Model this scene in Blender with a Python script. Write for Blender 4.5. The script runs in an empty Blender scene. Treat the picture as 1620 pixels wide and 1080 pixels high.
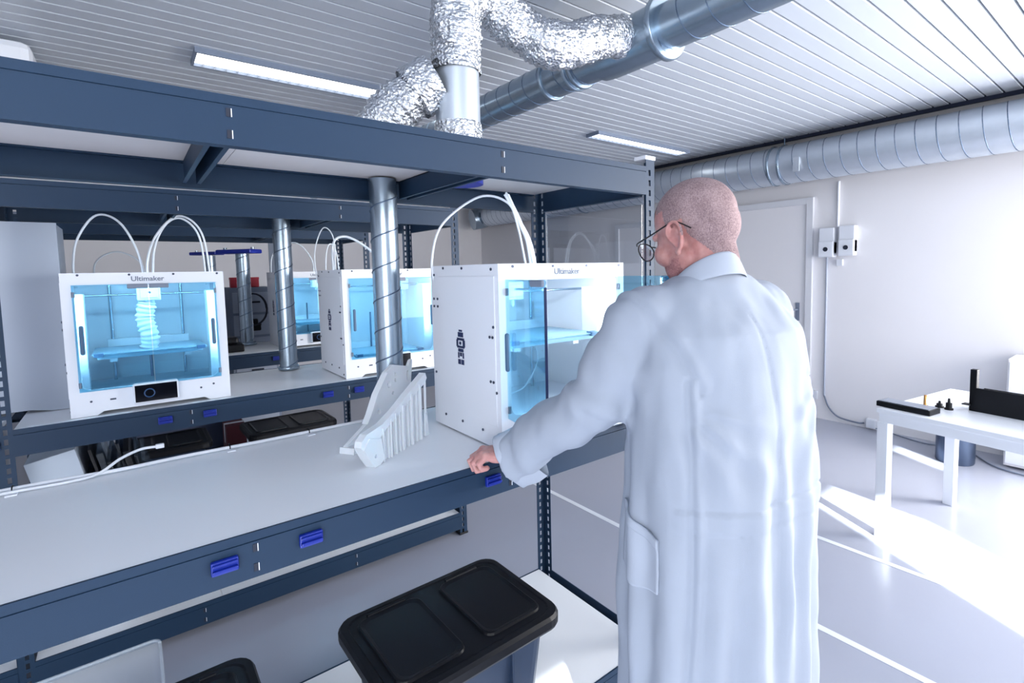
import bpy, bmesh, math, random
import numpy as np
from mathutils import Vector, Matrix, noise
random.seed(7)
PI = math.pi
S = bpy.context.scene
COL = S.collection

# ------------------------------------------------------------------ camera, world, sun, lights, exposure
CAMZ = 1.5
Mc = np.array([[0.77746261, -0.62866092, -0.01836664], [-0.06031971, -0.04546512, -0.99714315], [0.62602989, 0.77634939, -0.07326808]])
cd = bpy.data.cameras.new('camera'); cam = bpy.data.objects.new('camera', cd); COL.objects.link(cam)
cd.sensor_fit = 'HORIZONTAL'; cd.sensor_width = 36.0
cd.lens = 816.05 * 36 / 1620
cd.shift_x = -(861.58 - 810) / 1620
cd.shift_y = (486.96 - 540) / 1620
cd.clip_start = 0.05; cd.clip_end = 100
cam.matrix_world = Matrix(((Mc[0][0], -Mc[1][0], -Mc[2][0], 0), (Mc[0][1], -Mc[1][1], -Mc[2][1], 0), (Mc[0][2], -Mc[1][2], -Mc[2][2], CAMZ), (0, 0, 0, 1)))
S.camera = cam
S.view_settings.view_transform = 'Standard'; S.view_settings.look = 'None'
S.view_settings.exposure = 0.03; S.view_settings.gamma = 1.0; S.view_settings.use_curve_mapping = False
S.cycles.caustics_reflective = False; S.cycles.caustics_refractive = False
S.cycles.max_bounces = 8; S.cycles.diffuse_bounces = 5; S.cycles.glossy_bounces = 4
S.cycles.transparent_max_bounces = 16; S.cycles.use_denoising = True
S.cycles.sample_clamp_indirect = 6.0

W = bpy.data.worlds.new('sky'); S.world = W; W.use_nodes = True
W.node_tree.nodes['Background'].inputs[0].default_value = (0.80, 0.90, 1.0, 1)
W.node_tree.nodes['Background'].inputs[1].default_value = 1.2

sd = bpy.data.lights.new('sun', 'SUN'); sd.energy = 26.0; sd.color = (1.0, 0.98, 0.95); sd.angle = math.radians(0.6)
so = bpy.data.objects.new('sun', sd); COL.objects.link(so)
sdir = Vector((0.468, 0.883, -0.47)).normalized()
so.rotation_euler = sdir.to_track_quat('-Z', 'Y').to_euler(); so.location = (0, -6, 5)

def area(name, loc, direction, sx, sy, power, color):
    l = bpy.data.lights.new(name, 'AREA'); l.shape = 'RECTANGLE'; l.size = sx; l.size_y = sy; l.energy = power; l.color = color
    o = bpy.data.objects.new(name, l); COL.objects.link(o); o.location = loc
    o.rotation_euler = Vector(direction).to_track_quat('-Z', 'Z').to_euler(); return o
area('window_daylight', (3.6, -2.40, 1.55), (0, 1, -0.02), 2.8, 1.5, 95, (1.0, 0.97, 0.94))
area('window_daylight_rear', (-1.9, -2.40, 1.55), (0.15, 1, -0.02), 2.6, 1.4, 105, (0.96, 0.98, 1.0))
area('window_daylight_side', (5.08, -1.2, 1.55), (-1, 0.25, 0), 2.0, 1.4, 310, (1.0, 0.97, 0.94))  # added fill lamp, brightens the right-hand sides of things

# ------------------------------------------------------------------ materials
def c255(r, g, b):
    f = lambda v: ((v/255)/12.92 if v/255 <= .04045 else (((v/255)+.055)/1.055)**2.4)
    return (f(r), f(g), f(b), 1)
MATS = {}
def mat(name, col, rough=.5, metal=0., bump=None, var=0., spec=.5, emit=None, estr=0., scale=60., coat=0., sss=0.):
    if name in MATS: return MATS[name]
    m = bpy.data.materials.new(name); m.use_nodes = True; nt = m.node_tree; b = nt.nodes['Principled BSDF']
    b.inputs['Base Color'].default_value = col; b.inputs['Roughness'].default_value = rough
    b.inputs['Metallic'].default_value = metal; b.inputs['Specular IOR Level'].default_value = spec
    if coat: b.inputs['Coat Weight'].default_value = coat; b.inputs['Coat Roughness'].default_value = .15
    if sss: b.inputs['Subsurface Weight'].default_value = sss; b.inputs['Subsurface Scale'].default_value = .01; b.inputs['Subsurface Radius'].default_value = (1, .35, .2)
    tc = nt.nodes.new('ShaderNodeTexCoord')
    if var or bump:
        n = nt.nodes.new('ShaderNodeTexNoise'); n.inputs['Scale'].default_value = scale; n.inputs['Detail'].default_value = 4
        nt.links.new(tc.outputs['Object'], n.inputs['Vector'])
        if var:
            mx = nt.nodes.new('ShaderNodeMix'); mx.data_type = 'RGBA'
            mx.inputs[6].default_value = tuple(max(0, c*(1-var)) for c in col[:3]) + (1,)
            mx.inputs[7].default_value = tuple(min(1, c*(1+var)) for c in col[:3]) + (1,)
            nt.links.new(n.outputs['Fac'], mx.inputs[0]); nt.links.new(mx.outputs[2], b.inputs['Base Color'])
        if bump:
            bp = nt.nodes.new('ShaderNodeBump'); bp.inputs['Strength'].default_value = bump; bp.inputs['Distance'].default_value = .002
            nt.links.new(n.outputs['Fac'], bp.inputs['Height']); nt.links.new(bp.outputs[0], b.inputs['Normal'])
    if emit: b.inputs['Emission Color'].default_value = emit; b.inputs['Emission Strength'].default_value = estr
    MATS[name] = m; return m
def glass(name, tint, gloss=.08, rough=.02):
    if name in MATS: return MATS[name]
    m = bpy.data.materials.new(name); m.use_nodes = True; nt = m.node_tree
    for n in list(nt.nodes):
        if n.type != 'OUTPUT_MATERIAL': nt.nodes.remove(n)
    out = nt.nodes['Material Output']
    t = nt.nodes.new('ShaderNodeBsdfTransparent'); t.inputs[0].default_value = tint
    g = nt.nodes.new('ShaderNodeBsdfGlossy'); g.inputs[1].default_value = rough; g.inputs[0].default_value = (.9, .95, 1, 1)
    lw = nt.nodes.new('ShaderNodeLayerWeight'); lw.inputs[0].default_value = .25
    mul = nt.nodes.new('ShaderNodeMath'); mul.operation = 'MULTIPLY_ADD'; mul.inputs[1].default_value = .35; mul.inputs[2].default_value = gloss
    mul.use_clamp = True
    mx = nt.nodes.new('ShaderNodeMixShader')
    nt.links.new(lw.outputs['Fresnel'], mul.inputs[0]); nt.links.new(mul.outputs[0], mx.inputs[0])
    nt.links.new(t.outputs[0], mx.inputs[1]); nt.links.new(g.outputs[0], mx.inputs[2]); nt.links.new(mx.outputs[0], out.inputs[0])
    MATS[name] = m; return m

M_rack = mat('powder coated blue grey steel', c255(30, 52, 76), .5, 0, bump=.15, var=.05, scale=900, spec=.28)
M_rackdark = mat('steel slot shadow', c255(22, 30, 48), .6)
M_board = mat('white melamine board', c255(238, 241, 245), .38, var=.008, scale=6)
M_boardunder = mat('chipboard white underside', c255(232, 226, 224), .7, var=.03, scale=12)
M_wall = mat('white painted wall', c255(232, 231, 234), .75, var=.012, scale=3, bump=.05)
M_slat = mat('white lacquered ceiling slat', c255(198, 205, 215), .32)
M_void = mat('dark ceiling void', c255(18, 28, 50), .9)  # near-black colour carries the shade of the slat gaps and wall gap
M_floor = mat('pale grey epoxy floor', c255(170, 174, 188), .22, var=.03, scale=2.5)
M_tape = mat('white floor stripe', c255(236, 240, 246), .35)
M_galv = mat('galvanised sheet steel', c255(164, 180, 194), .27, .92, var=.10, scale=28)
M_galv2 = mat('galvanised seam', c255(104, 122, 146), .35, .9)
M_white = mat('white printed enclosure', c255(230, 234, 242), .35)
M_grey = mat('grey plastic', c255(120, 130, 148), .5)
M_hdl = mat('slate door handle', c255(62, 96, 128), .4)
M_black = mat('black plastic', c255(4, 6, 14), .42, bump=.2, scale=700, spec=.3)
M_screw = mat('dark screw head', c255(70, 78, 96), .4, .6)
M_blue = mat('blue plastic', c255(4, 36, 142), .4)
M_bluem = mat('blue lacquered metal', c255(16, 38, 150), .4)
M_tube = mat('milky white tube', c255(232, 238, 246), .3)
M_cable = mat('white cable sheath', c255(226, 230, 238), .45)
M_print = mat('white printed plastic', c255(226, 232, 238), .45, var=.02, scale=200, sss=.1)
M_coat = mat('white cotton drill', c255(164, 172, 185), .85, bump=.12, var=.015, scale=500, spec=.2)
M_coatseam = mat('white cotton stitched hem', c255(176, 184, 197), .85, bump=.1, scale=500, spec=.2)
M_led = mat('printer light strip', (1, 1, 1, 1), .5, emit=(.78, .93, 1, 1), estr=70.)
M_lamp = mat('fluorescent diffuser', (1, 1, 1, 1), .5, emit=(1, 1, .98, 1), estr=5.)
M_glassdoor = glass('cyan tinted door glass', (.62, .855, .955, 1), .02)
M_acryl = glass('clear acrylic', (.93, .95, .97, 1), .035)
M_clearp = glass('clear plastic sheet', (.80, .86, .90, 1), .05, .12)
M_frost = mat('frosted clear plastic', c255(214, 226, 238), .25); M_frost.node_tree.nodes['Principled BSDF'].inputs['Alpha'].default_value = .30
M_smoke = glass('smoky clear sheet', (.35, .42, .5, 1), .08, .15)
M_pane = glass('window pane glass', (.95, .98, 1, 1), .03)
M_lens = glass('spectacle lens', (.92, .95, .97, 1), .04)
M_red = mat('red plastic', c255(170, 30, 52), .5)
M_brass = mat('brass', c255(200, 150, 90), .3, .8)
M_trouser = mat('dark blue trousers', c255(32, 40, 62), .9, bump=.3, scale=400)
M_shoe = mat('black shoe leather', c255(18, 18, 22), .4)
M_screen = mat('black touch screen', c255(6, 8, 18), .12)
M_ring = mat('dim blue screen ring', c255(10, 30, 70), .3, emit=(.05, .22, .6, 1), estr=.2)
M_text = mat('grey lettering', c255(110, 120, 140), .5)
M_navy = mat('navy printed emblem', c255(24, 36, 78), .5)
M_wood = mat('dark red box', c255(90, 24, 40), .6)
M_greycab = mat('grey sheet steel cabinet', c255(122, 134, 154), .5)

def foil_mat():
    m = bpy.data.materials.new('crinkled aluminium foil'); m.use_nodes = True; nt = m.node_tree; b = nt.nodes['Principled BSDF']
    b.inputs['Base Color'].default_value = (.74, .77, .81, 1); b.inputs['Metallic'].default_value = 1; b.inputs['Roughness'].default_value = .24
    tc = nt.nodes.new('ShaderNodeTexCoord'); v = nt.nodes.new('ShaderNodeTexVoronoi'); v.inputs['Scale'].default_value = 95; v.feature = 'F1'
    n = nt.nodes.new('ShaderNodeTexNoise'); n.inputs['Scale'].default_value = 60; n.inputs['Detail'].default_value = 5; n.inputs['Distortion'].default_value = 1.5
    nt.links.new(tc.outputs['Object'], v.inputs['Vector']); nt.links.new(tc.outputs['Object'], n.inputs['Vector'])
    a = nt.nodes.new('ShaderNodeMath'); a.operation = 'ADD'; nt.links.new(v.outputs['Distance'], a.inputs[0]); nt.links.new(n.outputs['Fac'], a.inputs[1])
    bp = nt.nodes.new('ShaderNodeBump'); bp.inputs['Strength'].default_value = .9; bp.inputs['Distance'].default_value = .006
    nt.links.new(a.outputs[0], bp.inputs['Height']); nt.links.new(bp.outputs[0], b.inputs['Normal'])
    return m
M_foil = foil_mat()
M_tapefoil = mat('smooth aluminium tape', (.85, .89, .94, 1), .2, 1, bump=.5, scale=70)

def skin_mat(name, base, stub, hairlike=False):
    m = bpy.data.materials.new(name); m.use_nodes = True; nt = m.node_tree; b = nt.nodes['Principled BSDF']
    b.inputs['Roughness'].default_value = .8 if hairlike else .5
    b.inputs['Specular IOR Level'].default_value = .3
    if not hairlike:
        b.inputs['Subsurface Weight'].default_value = .15; b.inputs['Subsurface Scale'].default_value = .01
    tc = nt.nodes.new('ShaderNodeTexCoord'); n = nt.nodes.new('ShaderNodeTexNoise'); n.inputs['Scale'].default_value = 330 if hairlike else 60
    n.inputs['Detail'].default_value = 3
    nt.links.new(tc.outputs['Object'], n.inputs['Vector'])
    n2 = nt.nodes.new('ShaderNodeTexNoise'); n2.inputs['Scale'].default_value = 22; nt.links.new(tc.outputs['Object'], n2.inputs['Vector'])
    r = nt.nodes.new('ShaderNodeValToRGB'); r.color_ramp.elements[0].position = .36; r.color_ramp.elements[1].position = .66
    r.color_ramp.elements[0].color = stub; r.color_ramp.elements[1].color = base
    ad = nt.nodes.new('ShaderNodeMath'); ad.operation = 'MULTIPLY_ADD'; ad.inputs[1].default_value = .6
    ml = nt.nodes.new('ShaderNodeMath'); ml.operation = 'MULTIPLY'; ml.inputs[1].default_value = .4
    nt.links.new(n2.outputs['Fac'], ml.inputs[0]); nt.links.new(n.outputs['Fac'], ad.inputs[0]); nt.links.new(ml.outputs[0], ad.inputs[2])
    nt.links.new(ad.outputs[0], r.inputs[0]); nt.links.new(r.outputs[0], b.inputs['Base Color'])
    bp = nt.nodes.new('ShaderNodeBump'); bp.inputs['Strength'].default_value = .5 if hairlike else .15; bp.inputs['Distance'].default_value = .001
    nt.links.new(n.outputs['Fac'], bp.inputs['Height']); nt.links.new(bp.outputs[0], b.inputs['Normal'])
    return m
M_skin = skin_mat('ruddy skin', c255(204, 156, 150), c255(184, 128, 124))
M_hair = skin_mat('cropped grey stubble', c255(176, 152, 152), c255(122, 100, 104), True)

# ------------------------------------------------------------------ mesh helpers
class MB:
    def __init__(s): s.v = []; s.f = []; s.smooth = []
    def add(s, v, f, sm=False):
        o = len(s.v); s.v += [tuple(p) for p in v]; s.f += [tuple(i+o for i in q) for q in f]; s.smooth += [sm]*len(f); return s
    def box(s, a, b, M=None, bev=0.):
        (x0, y0, z0), (x1, y1, z1) = a, b
        if bev > 0:
            bm = bmesh.new(); bmesh.ops.create_cube(bm, size=1)
            for v in bm.verts: v.co = Vector(((x0+x1)/2+v.co.x*(x1-x0), (y0+y1)/2+v.co.y*(y1-y0), (z0+z1)/2+v.co.z*(z1-z0)))
            bmesh.ops.bevel(bm, geom=bm.edges[:], offset=bev, segments=2, affect='EDGES', profile=.5)
            v = [tuple(q.co) for q in bm.verts]; bm.verts.index_update(); f = [tuple(q.index for q in fc.verts) for fc in bm.faces]; bm.free()
        else:
            v = [(x, y, z) for x in (x0, x1) for y in (y0, y1) for z in (z0, z1)]
            f = [(0, 1, 3, 2), (4, 6, 7, 5), (0, 4, 5, 1), (2, 3, 7, 6), (0, 2, 6, 4), (1, 5, 7, 3)]
        if M is not None: v = [tuple(M @ Vector(p)) for p in v]
        return s.add(v, f)
    def tube(s, pts, r, n=12, caps=True, smooth=True, sq=None):
        pts = [Vector(p) for p in pts]; N = len(pts)
        rs = r if isinstance(r, (list, tuple)) else [r]*N
        t = [(pts[min(i+1, N-1)]-pts[max(i-1, 0)]).normalized() for i in range(N)]
        u = t[0].orthogonal().normalized()
        V = []
        for i in range(N):
            u = (u - t[i]*u.dot(t[i]))
            u = u.normalized() if u.length > 1e-6 else t[i].orthogonal().normalized()
            w = t[i].cross(u)
            for k in range(n):
                a = 2*PI*k/n; V.append(pts[i]+(u*math.cos(a)+w*math.sin(a))*rs[i])
        F = [(i*n+k, i*n+(k+1) % n, (i+1)*n+(k+1) % n, (i+1)*n+k) for i in range(N-1) for k in range(n)]
        s.add(V, F, smooth)
        if caps: s.add(V[:n], [tuple(range(n-1, -1, -1))]); s.add(V[-n:], [tuple(range(n))])
        return s
    def ell(s, c, r, R=None, n=20, m=12):
        V = [(0, 0, -1)]
        for j in range(1, m):
            ph = -PI/2+PI*j/m
            for k in range(n): a = 2*PI*k/n; V.append((math.cos(ph)*math.cos(a), math.cos(ph)*math.sin(a), math.sin(ph)))
        V.append((0, 0, 1)); F = []
        for k in range(n): F.append((0, 1+(k+1) % n, 1+k)); F.append((len(V)-1, len(V)-1-n+k, len(V)-1-n+(k+1) % n))
        for j in range(m-2):
            for k in range(n): F.append((1+j*n+k, 1+j*n+(k+1) % n, 1+(j+1)*n+(k+1) % n, 1+(j+1)*n+k))
        c = Vector(c); R = R or Matrix.Identity(3)
        return s.add([c+R@Vector((p[0]*r[0], p[1]*r[1], p[2]*r[2])) for p in V], F, True)
    def prism(s, poly, z0, z1, M=None):
        n = len(poly); V = [(p[0], p[1], z0) for p in poly]+[(p[0], p[1], z1) for p in poly]
        if M is not None: V = [tuple(M @ Vector(p)) for p in V]
        return s.add(V, [tuple(range(n-1, -1, -1)), tuple(range(n, 2*n))]+[(i, (i+1) % n, n+(i+1) % n, n+i) for i in range(n)])
    def mesh(s, name, m):
        me = bpy.data.meshes.new(name); me.from_pydata(s.v, [], s.f); me.validate(); me.update()
        if len(s.smooth) == len(me.polygons): me.polygons.foreach_set('use_smooth', s.smooth)
        if m: me.materials.append(m)
        return me
    def obj(s, name, m, parent=None):
        o = bpy.data.objects.new(name, s.mesh(name, m)); COL.objects.link(o)
        if parent: o.parent = parent
        return o
def ob(name, me, parent=None, loc=None):
    o = bpy.data.objects.new(name, me); COL.objects.link(o)
    if parent: o.parent = parent
    if loc: o.location = loc
    return o
def tag(o, label=None, cat=None, group=None, kind=None):
    if label: o['label'] = label
    if cat: o['category'] = cat
    if group: o['group'] = group
    if kind: o['kind'] = kind
    return o
def empty(name, loc=(0, 0, 0), rz=0, **k):
    o = bpy.data.objects.new(name, None); COL.objects.link(o); o.location = loc; o.rotation_euler.z = rz; o.empty_display_size = .1
    return tag(o, **k)
def structure(name, mb, m): return tag(mb.obj(name, m), kind='structure')
def smooth_path(pts, k=6):
    P = [Vector(p) for p in pts]; P = [P[0]*2-P[1]]+P+[P[-1]*2-P[-2]]; out = []
    for i in range(1, len(P)-2):
        for j in range(k):
            t = j/k; a, b, c, d = P[i-1:i+3]
            out.append(.5*((2*b)+(c-a)*t+(2*a-5*b+4*c-d)*t*t+(3*b-a-3*c+d)*t**3))
    out.append(P[-2]); return out
def frame_mb(mb, x0, x1, z0, z1, ox0, ox1, oz0, oz1, y0, y1):
    # rectangular frame (opening o*) in the xz plane
    mb.box((x0, y0, z0), (ox0, y1, z1)); mb.box((ox1, y0, z0), (x1, y1, z1))
    mb.box((ox0, y0, oz1), (ox1, y1, z1)); mb.box((ox0, y0, z0), (ox1, y1, oz0)); return mb

# ------------------------------------------------------------------ room shell
XL, XR, YF, YB, ZC = -4.0, 5.2, -2.5, 8.3, 2.71
structure('floor', MB().box((XL-.2, YF-.2, -.1), (XR+.2, YB+.2, 0)), M_floor)
structure('wall_right', MB().box((XR, -.2, 0), (XR+.2, YB+.2, 2.9)).box((XR, YF-.2, 0), (XR+.2, -2.2, 2.9)).box((XR, -2.2, 0), (XR+.2, -.2, .85)).box((XR, -2.2, 2.25), (XR+.2, -.2, 2.9)), M_wall)
structure('wall_back', MB().box((XL-.2, YB, 0), (XR, YB+.2, 2.9)), M_wall)
structure('wall_left', MB().box((XL-.2, YF-.2, 0), (XL, YB, 2.9)), M_wall)
w = MB(); wins = [(-3.2, -0.6, .85, 2.25), (1.10, 1.77, .85, 2.2), (2.52, 2.80, 1.86, 2.2), (3.6, 5.0, .85, 2.25)]
xs = XL
for (a, b, z0, z1) in wins:
    w.box((xs, YF-.2, 0), (a, YF, 2.9)); w.box((a, YF-.2, 0), (b, YF, z0)); w.box((a, YF-.2, z1), (b, YF, 2.9)); xs = b
w.box((xs, YF-.2, 0), (XR, YF, 2.9)); structure('wall_front', w, M_wall)
for i, (a, b, z0, z1) in enumerate(wins):
    f = structure('window_%d' % (i+1), frame_mb(MB(), a, b, z0, z1, a+.05, b-.05, z0+.05, z1-.05, YF-.12, YF-.06), M_white)
    MB().box((a+.05, YF-.095, z0+.05), (b-.05, YF-.09, z1-.05)).obj('pane', M_pane, f)
f = frame_mb(MB(), -2.2, -.2, .85, 2.25, -2.15, -.25, .90, 2.20, XR+.06, XR+.12); f.v = [(v[1], v[0], v[2]) for v in f.v]
f = structure('window_5', f, M_white)  # unseen window, added only to go with the side fill lamp
MB().box((XR+.088, -2.15, .9), (XR+.093, -.25, 2.2)).obj('pane', M_pane, f)
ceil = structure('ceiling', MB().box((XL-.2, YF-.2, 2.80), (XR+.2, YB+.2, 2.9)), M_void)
sl = MB(); sw = .0945
sl.add([(XL, 0, ZC+.003), (XL, .003, ZC), (XL, sw-.003, ZC), (XL, sw, ZC+.003), (4.98, 0, ZC+.003), (4.98, .003, ZC), (4.98, sw-.003, ZC), (4.98, sw, ZC+.003),
        (XL, 0, ZC+.03), (4.98, 0, ZC+.03), (XL, sw, ZC+.03), (4.98, sw, ZC+.03)],
       [(0, 1, 5, 4), (1, 2, 6, 5), (2, 3, 7, 6), (0, 4, 9, 8), (3, 10, 11, 7), (0, 8, 10, 3, 2, 1), (4, 5, 6, 7, 11, 9)])
slm = sl.mesh('slat', M_slat); y = YF; n = 0
while y < YB-.1:
    ob('slat', slm, ceil, (0, y, 0)); y += .1055; n += 1
tr = structure('trim_1', MB().box((4.98, YF, ZC-.03), (5.0, YB, ZC+.09)), M_void)  # dark strip stands in for the shadow gap beside the wall duct
# floor stripes
for i, (x, y0, y1) in enumerate([(2.15, -.3, 3.4), (2.885, -.3, 2.0)]):
    structure('trim_%d' % (i+2), MB().box((x-.016, y0, 0), (x+.016, y1, .0015)), M_tape)
# doors on the right wall
def door(n, y0, y1, ztop, handle):
    d = structure('door_%d' % n, MB().box((XR-.012, y0, .01), (XR-.002, y1, ztop), bev=.003), M_wall)
    f = MB().box((XR-.035, y0-.06, 0), (XR-.0, y0, ztop+.06)).box((XR-.035, y1, 0), (XR, y1+.06, ztop+.06)).box((XR-.035, y0, ztop), (XR, y1, ztop+.06))
    f.obj('door_frame', mat('pale grey door frame', c255(218, 220, 226), .6), d)
    if handle:
        h = MB().box((XR-.02, y0+.06, .95), (XR-.012, y0+.10, 1.13), bev=.003).tube([(XR-.012, y0+.08, 1.06), (XR-.06, y0+.08, 1.06), (XR-.06, y0+.19, 1.06)], .009, 8)
        h.obj('door_handle', M_grey, d)
door(1, 2.33, 3.20, 2.09, True)
door(2, 3.95, 4.80, 2.03, False)

# ------------------------------------------------------------------ racks
LV = [.13, .98, 1.845]; BH = .095; RD = .645
def post_mb(h):
    mb = MB(); wd = .045; t = .0025; hw = .011; hh = .020; p = .034
    def flange(fn):
        def quad(a0, a1, z0, z1):
            mb.add([fn(a, d, z) for a in (a0, a1) for d in (0, t) for z in (z0, z1)], [(0, 1, 3, 2), (4, 6, 7, 5), (0, 4, 5, 1), (2, 3, 7, 6), (0, 2, 6, 4), (1, 5, 7, 3)])
        c0, c1 = (wd-hw)/2+.004, (wd+hw)/2+.004
        quad(0, c0, 0, h); quad(c1, wd, 0, h)
        z = 0; zz = .012
        while zz < h-.03:
            quad(c0, c1, z, zz); z = zz+hh; zz += p
        quad(c0, c1, z, h)
    flange(lambda a, d, z: (a, d, z)); flange(lambda a, d, z: (d, a, z))
    return mb
POST = post_mb(1.875).mesh('post', M_rack)
CAPM = MB().box((-.003, -.003, 1.868), (.05, .05, 1.882), bev=.003).mesh('post_cap', M_white)
FOOTM = MB().box((-.004, -.004, 0), (.05, .05, .012), bev=.003).mesh('post_foot', M_black)
def beam_mb(L, h):
    # C section along x; outer face at y=0, top at z=0
    t = .003
    prof = [(0, 0), (0, -.017), (.0025, -.0178), (.0025, -.0192), (0, -.02), (0, -h), (.028, -h), (.028, -h+t), (t+.001, -h+t), (t+.001, -.024), (.028, -.024), (.028, -.02), (.006, -.018), (.006, -t+.0025), (.006, 0)]
    n = len(prof); V = [(0, p[0], p[1]) for p in prof]+[(L, p[0], p[1]) for p in prof]
    return MB().add(V, [(i, n+i, n+(i+1) % n, (i+1) % n) for i in range(n)]+[tuple(range(n)), tuple(range(2*n-1, n-1, -1))])
CLIP = MB().box((0, -.012, 0), (.047, 0, .028), bev=.003).box((.002, -.019, .006), (.045, -.010, .013), bev=.002).box((.002, -.017, .019), (.045, -.010, .024), bev=.002).mesh('lock_clip', M_blue)
SLOT = MB().box((-.004, -.0012, 0), (.004, .0005, .016)).mesh('slot', M_rackdark)
SLOTL = MB().box((.0042, -.0018, 0), (.0058, .0005, .016)).mesh('slot_lip', M_white)
BEAMS = {}
def rack(Y0, posts, label, clips, group='long steel racks', lv=LV):
    root = empty('storage_rack', (posts[0], Y0, 0), label=label, cat='rack')
    def L(x, y, z): return (x-posts[0], y-Y0, z)
    def pc(name, me, x, y, z, rot=0, sc=None):
        o = ob(name, me, root, L(x, y, z)); o.rotation_euler.z = rot
        if sc: o.scale = sc
        return o
    Y1 = Y0+RD
    for i, px in enumerate(posts):
        last = i == len(posts)-1
        # front and rear uprights, corner towards the outside
        if last:
            pc('post', POST, px+.045, Y0, 0, PI/2); pc('post', POST, px+.045, Y1, 0, PI)
            pc('post_cap', CAPM, px+.045, Y0, 0, PI/2); pc('post_cap', CAPM, px+.045, Y1, 0, PI)
            pc('post_foot', FOOTM, px+.045, Y0, 0, PI/2); pc('post_foot', FOOTM, px+.045, Y1, 0, PI)
        else:
            pc('post', POST, px, Y0, 0, 0); pc('post', POST, px, Y1, 0, -PI/2)
            pc('post_foot', FOOTM, px, Y0, 0, 0); pc('post_foot', FOOTM, px, Y1, 0, -PI/2)
    for b in range(len(posts)-1):
        xa, xb = posts[b]+(.045 if b == 0 else .045), posts[b+1]
        Ln = round(xb-xa, 3)
        if Ln not in BEAMS:
            BEAMS[Ln] = (beam_mb(Ln, BH).mesh('front_beam', M_rack), MB().box((0, 0, 0), ((Ln-.004)/3, RD-.012, .018)).mesh('shelf_board', M_board),
                         MB().box((0, -.015, 0), (.03, .015, 0)).mesh('x', None))
        bm, brd, _ = BEAMS[Ln]
        for k, z in enumerate(lv):
            pc('front_beam', bm, xa, Y0+.0, z)
            r = pc('rear_beam', bm, xb, Y1, z, PI)
            for q in range(3):
                if k == 1:
                    if q == 0: pc('shelf_board', full_board(Ln), xa+.0012, Y0+.0065, z-.0195)
                    continue
                o = pc('shelf_board', brd, xa+.0012+q*Ln/3, Y0+.0065, z-.0195)
                if k == 2: o.data = brd_under(Ln)
            for q in (1, 2):
                xq = (.158, .792)[q-1] if xa > -.5 else xa+q*Ln/3
                z1 = z-.0215
                c = MB().box((-.016, .030, z1-.06), (-.012, RD-.030, z1)).box((.012, .030, z1-.06), (.016, RD-.030, z1)).box((-.016, .030, z1-.0025), (.016, RD-.030, z1))
                c.box((-.022, .030, z1-.062), (-.012, RD-.030, z1-.06)).box((.012, .030, z1-.062), (.022, RD-.030, z1-.06))
                o = c.obj('cross_brace', M_rack, root); o.location = L(xq, Y0, 0)
                for zz in (z-.041, z-.082):
                    s_ = pc('slot', SLOT, xq+.012, Y0, zz)
                    t_ = ob('slot_lip', SLOTL, s_)
    for xs_ in (posts[0]+.004, posts[-1]+.0385):
        for z in lv:
            o = MB().box((0, .05, z-BH), (.003, RD-.05, z-.001)).box((0, .05, z-BH), (.02, RD-.05, z-BH+.003)).obj('side_beam', M_rack, root)
            o.location = L(xs_, Y0, 0)
            if xs_ > posts[-1]: o.scale.x = -1; o.location.x += .003
    for x in clips: tag(pc('lock_clip', CLIP, x, Y0, lv[1]-.062), label='small blue plastic lock clip')
    return root
BU = {}; FB = {}
def full_board(Ln):
    if Ln not in FB: FB[Ln] = MB().box((0, 0, 0), (Ln-.003, RD-.012, .018)).mesh('shelf_board', M_board)
    return FB[Ln]
def brd_under(Ln):
    if Ln not in BU: BU[Ln] = MB().box((0, 0, 0), ((Ln-.004)/3, RD-.012, .018)).mesh('shelf_board', M_boardunder)
    return BU[Ln]
rack(1.165, [-.385, 1.393], 'nearest grey-blue steel rack, whose long white shelf the man leans on', [.092, .252, .720])
rack(2.53, [-2.163, -.385, 1.393], 'middle grey-blue steel rack, second from the camera, carrying two lit printers', [-.42, .062, .212, .686, .832])
rack(3.885, [-2.163, -.385, 1.393], 'rearmost grey-blue steel rack, behind the middle one, with the red boxes seen past it', [.74])

# ------------------------------------------------------------------ ducts
def duct(name, p0, p1, r, label, cat='duct', group=None, pitch=.11, n=32, seam_r=.0025, m=None):
    p0 = Vector(p0); p1 = Vector(p1)
    root = empty(name, tuple(p0), label=label, cat=cat, group=group)
    d = p1-p0; L = d.length; R = d.to_track_quat('Z', 'Y').to_matrix()
    MB().tube([Vector((0, 0, 0)), d*.5, d], r, n, caps=False).tube([d*0, d*.5, d], r-.004, n, caps=False).obj('duct_body', m or M_galv, root)
    pts = []; k = 0; N = int(L/pitch*24)
    for i in range(N+1):
        a = 2*PI*i/24; pts.append(R@Vector((math.cos(a)*r, math.sin(a)*r, L*i/N)))
    MB().tube(pts, seam_r, 5).obj('spiral_seam', M_galv2, root)
    return root, d, R
def collar(root, base, d, at, w, r, name='collar', m=None):
    u = d.normalized(); a = u*at
    MB().tube([a, a+u*w*.15, a+u*w*.85, a+u*w], [r, r+.004, r+.004, r], 32, caps=True).obj(name, m or M_galv, root)
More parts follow.
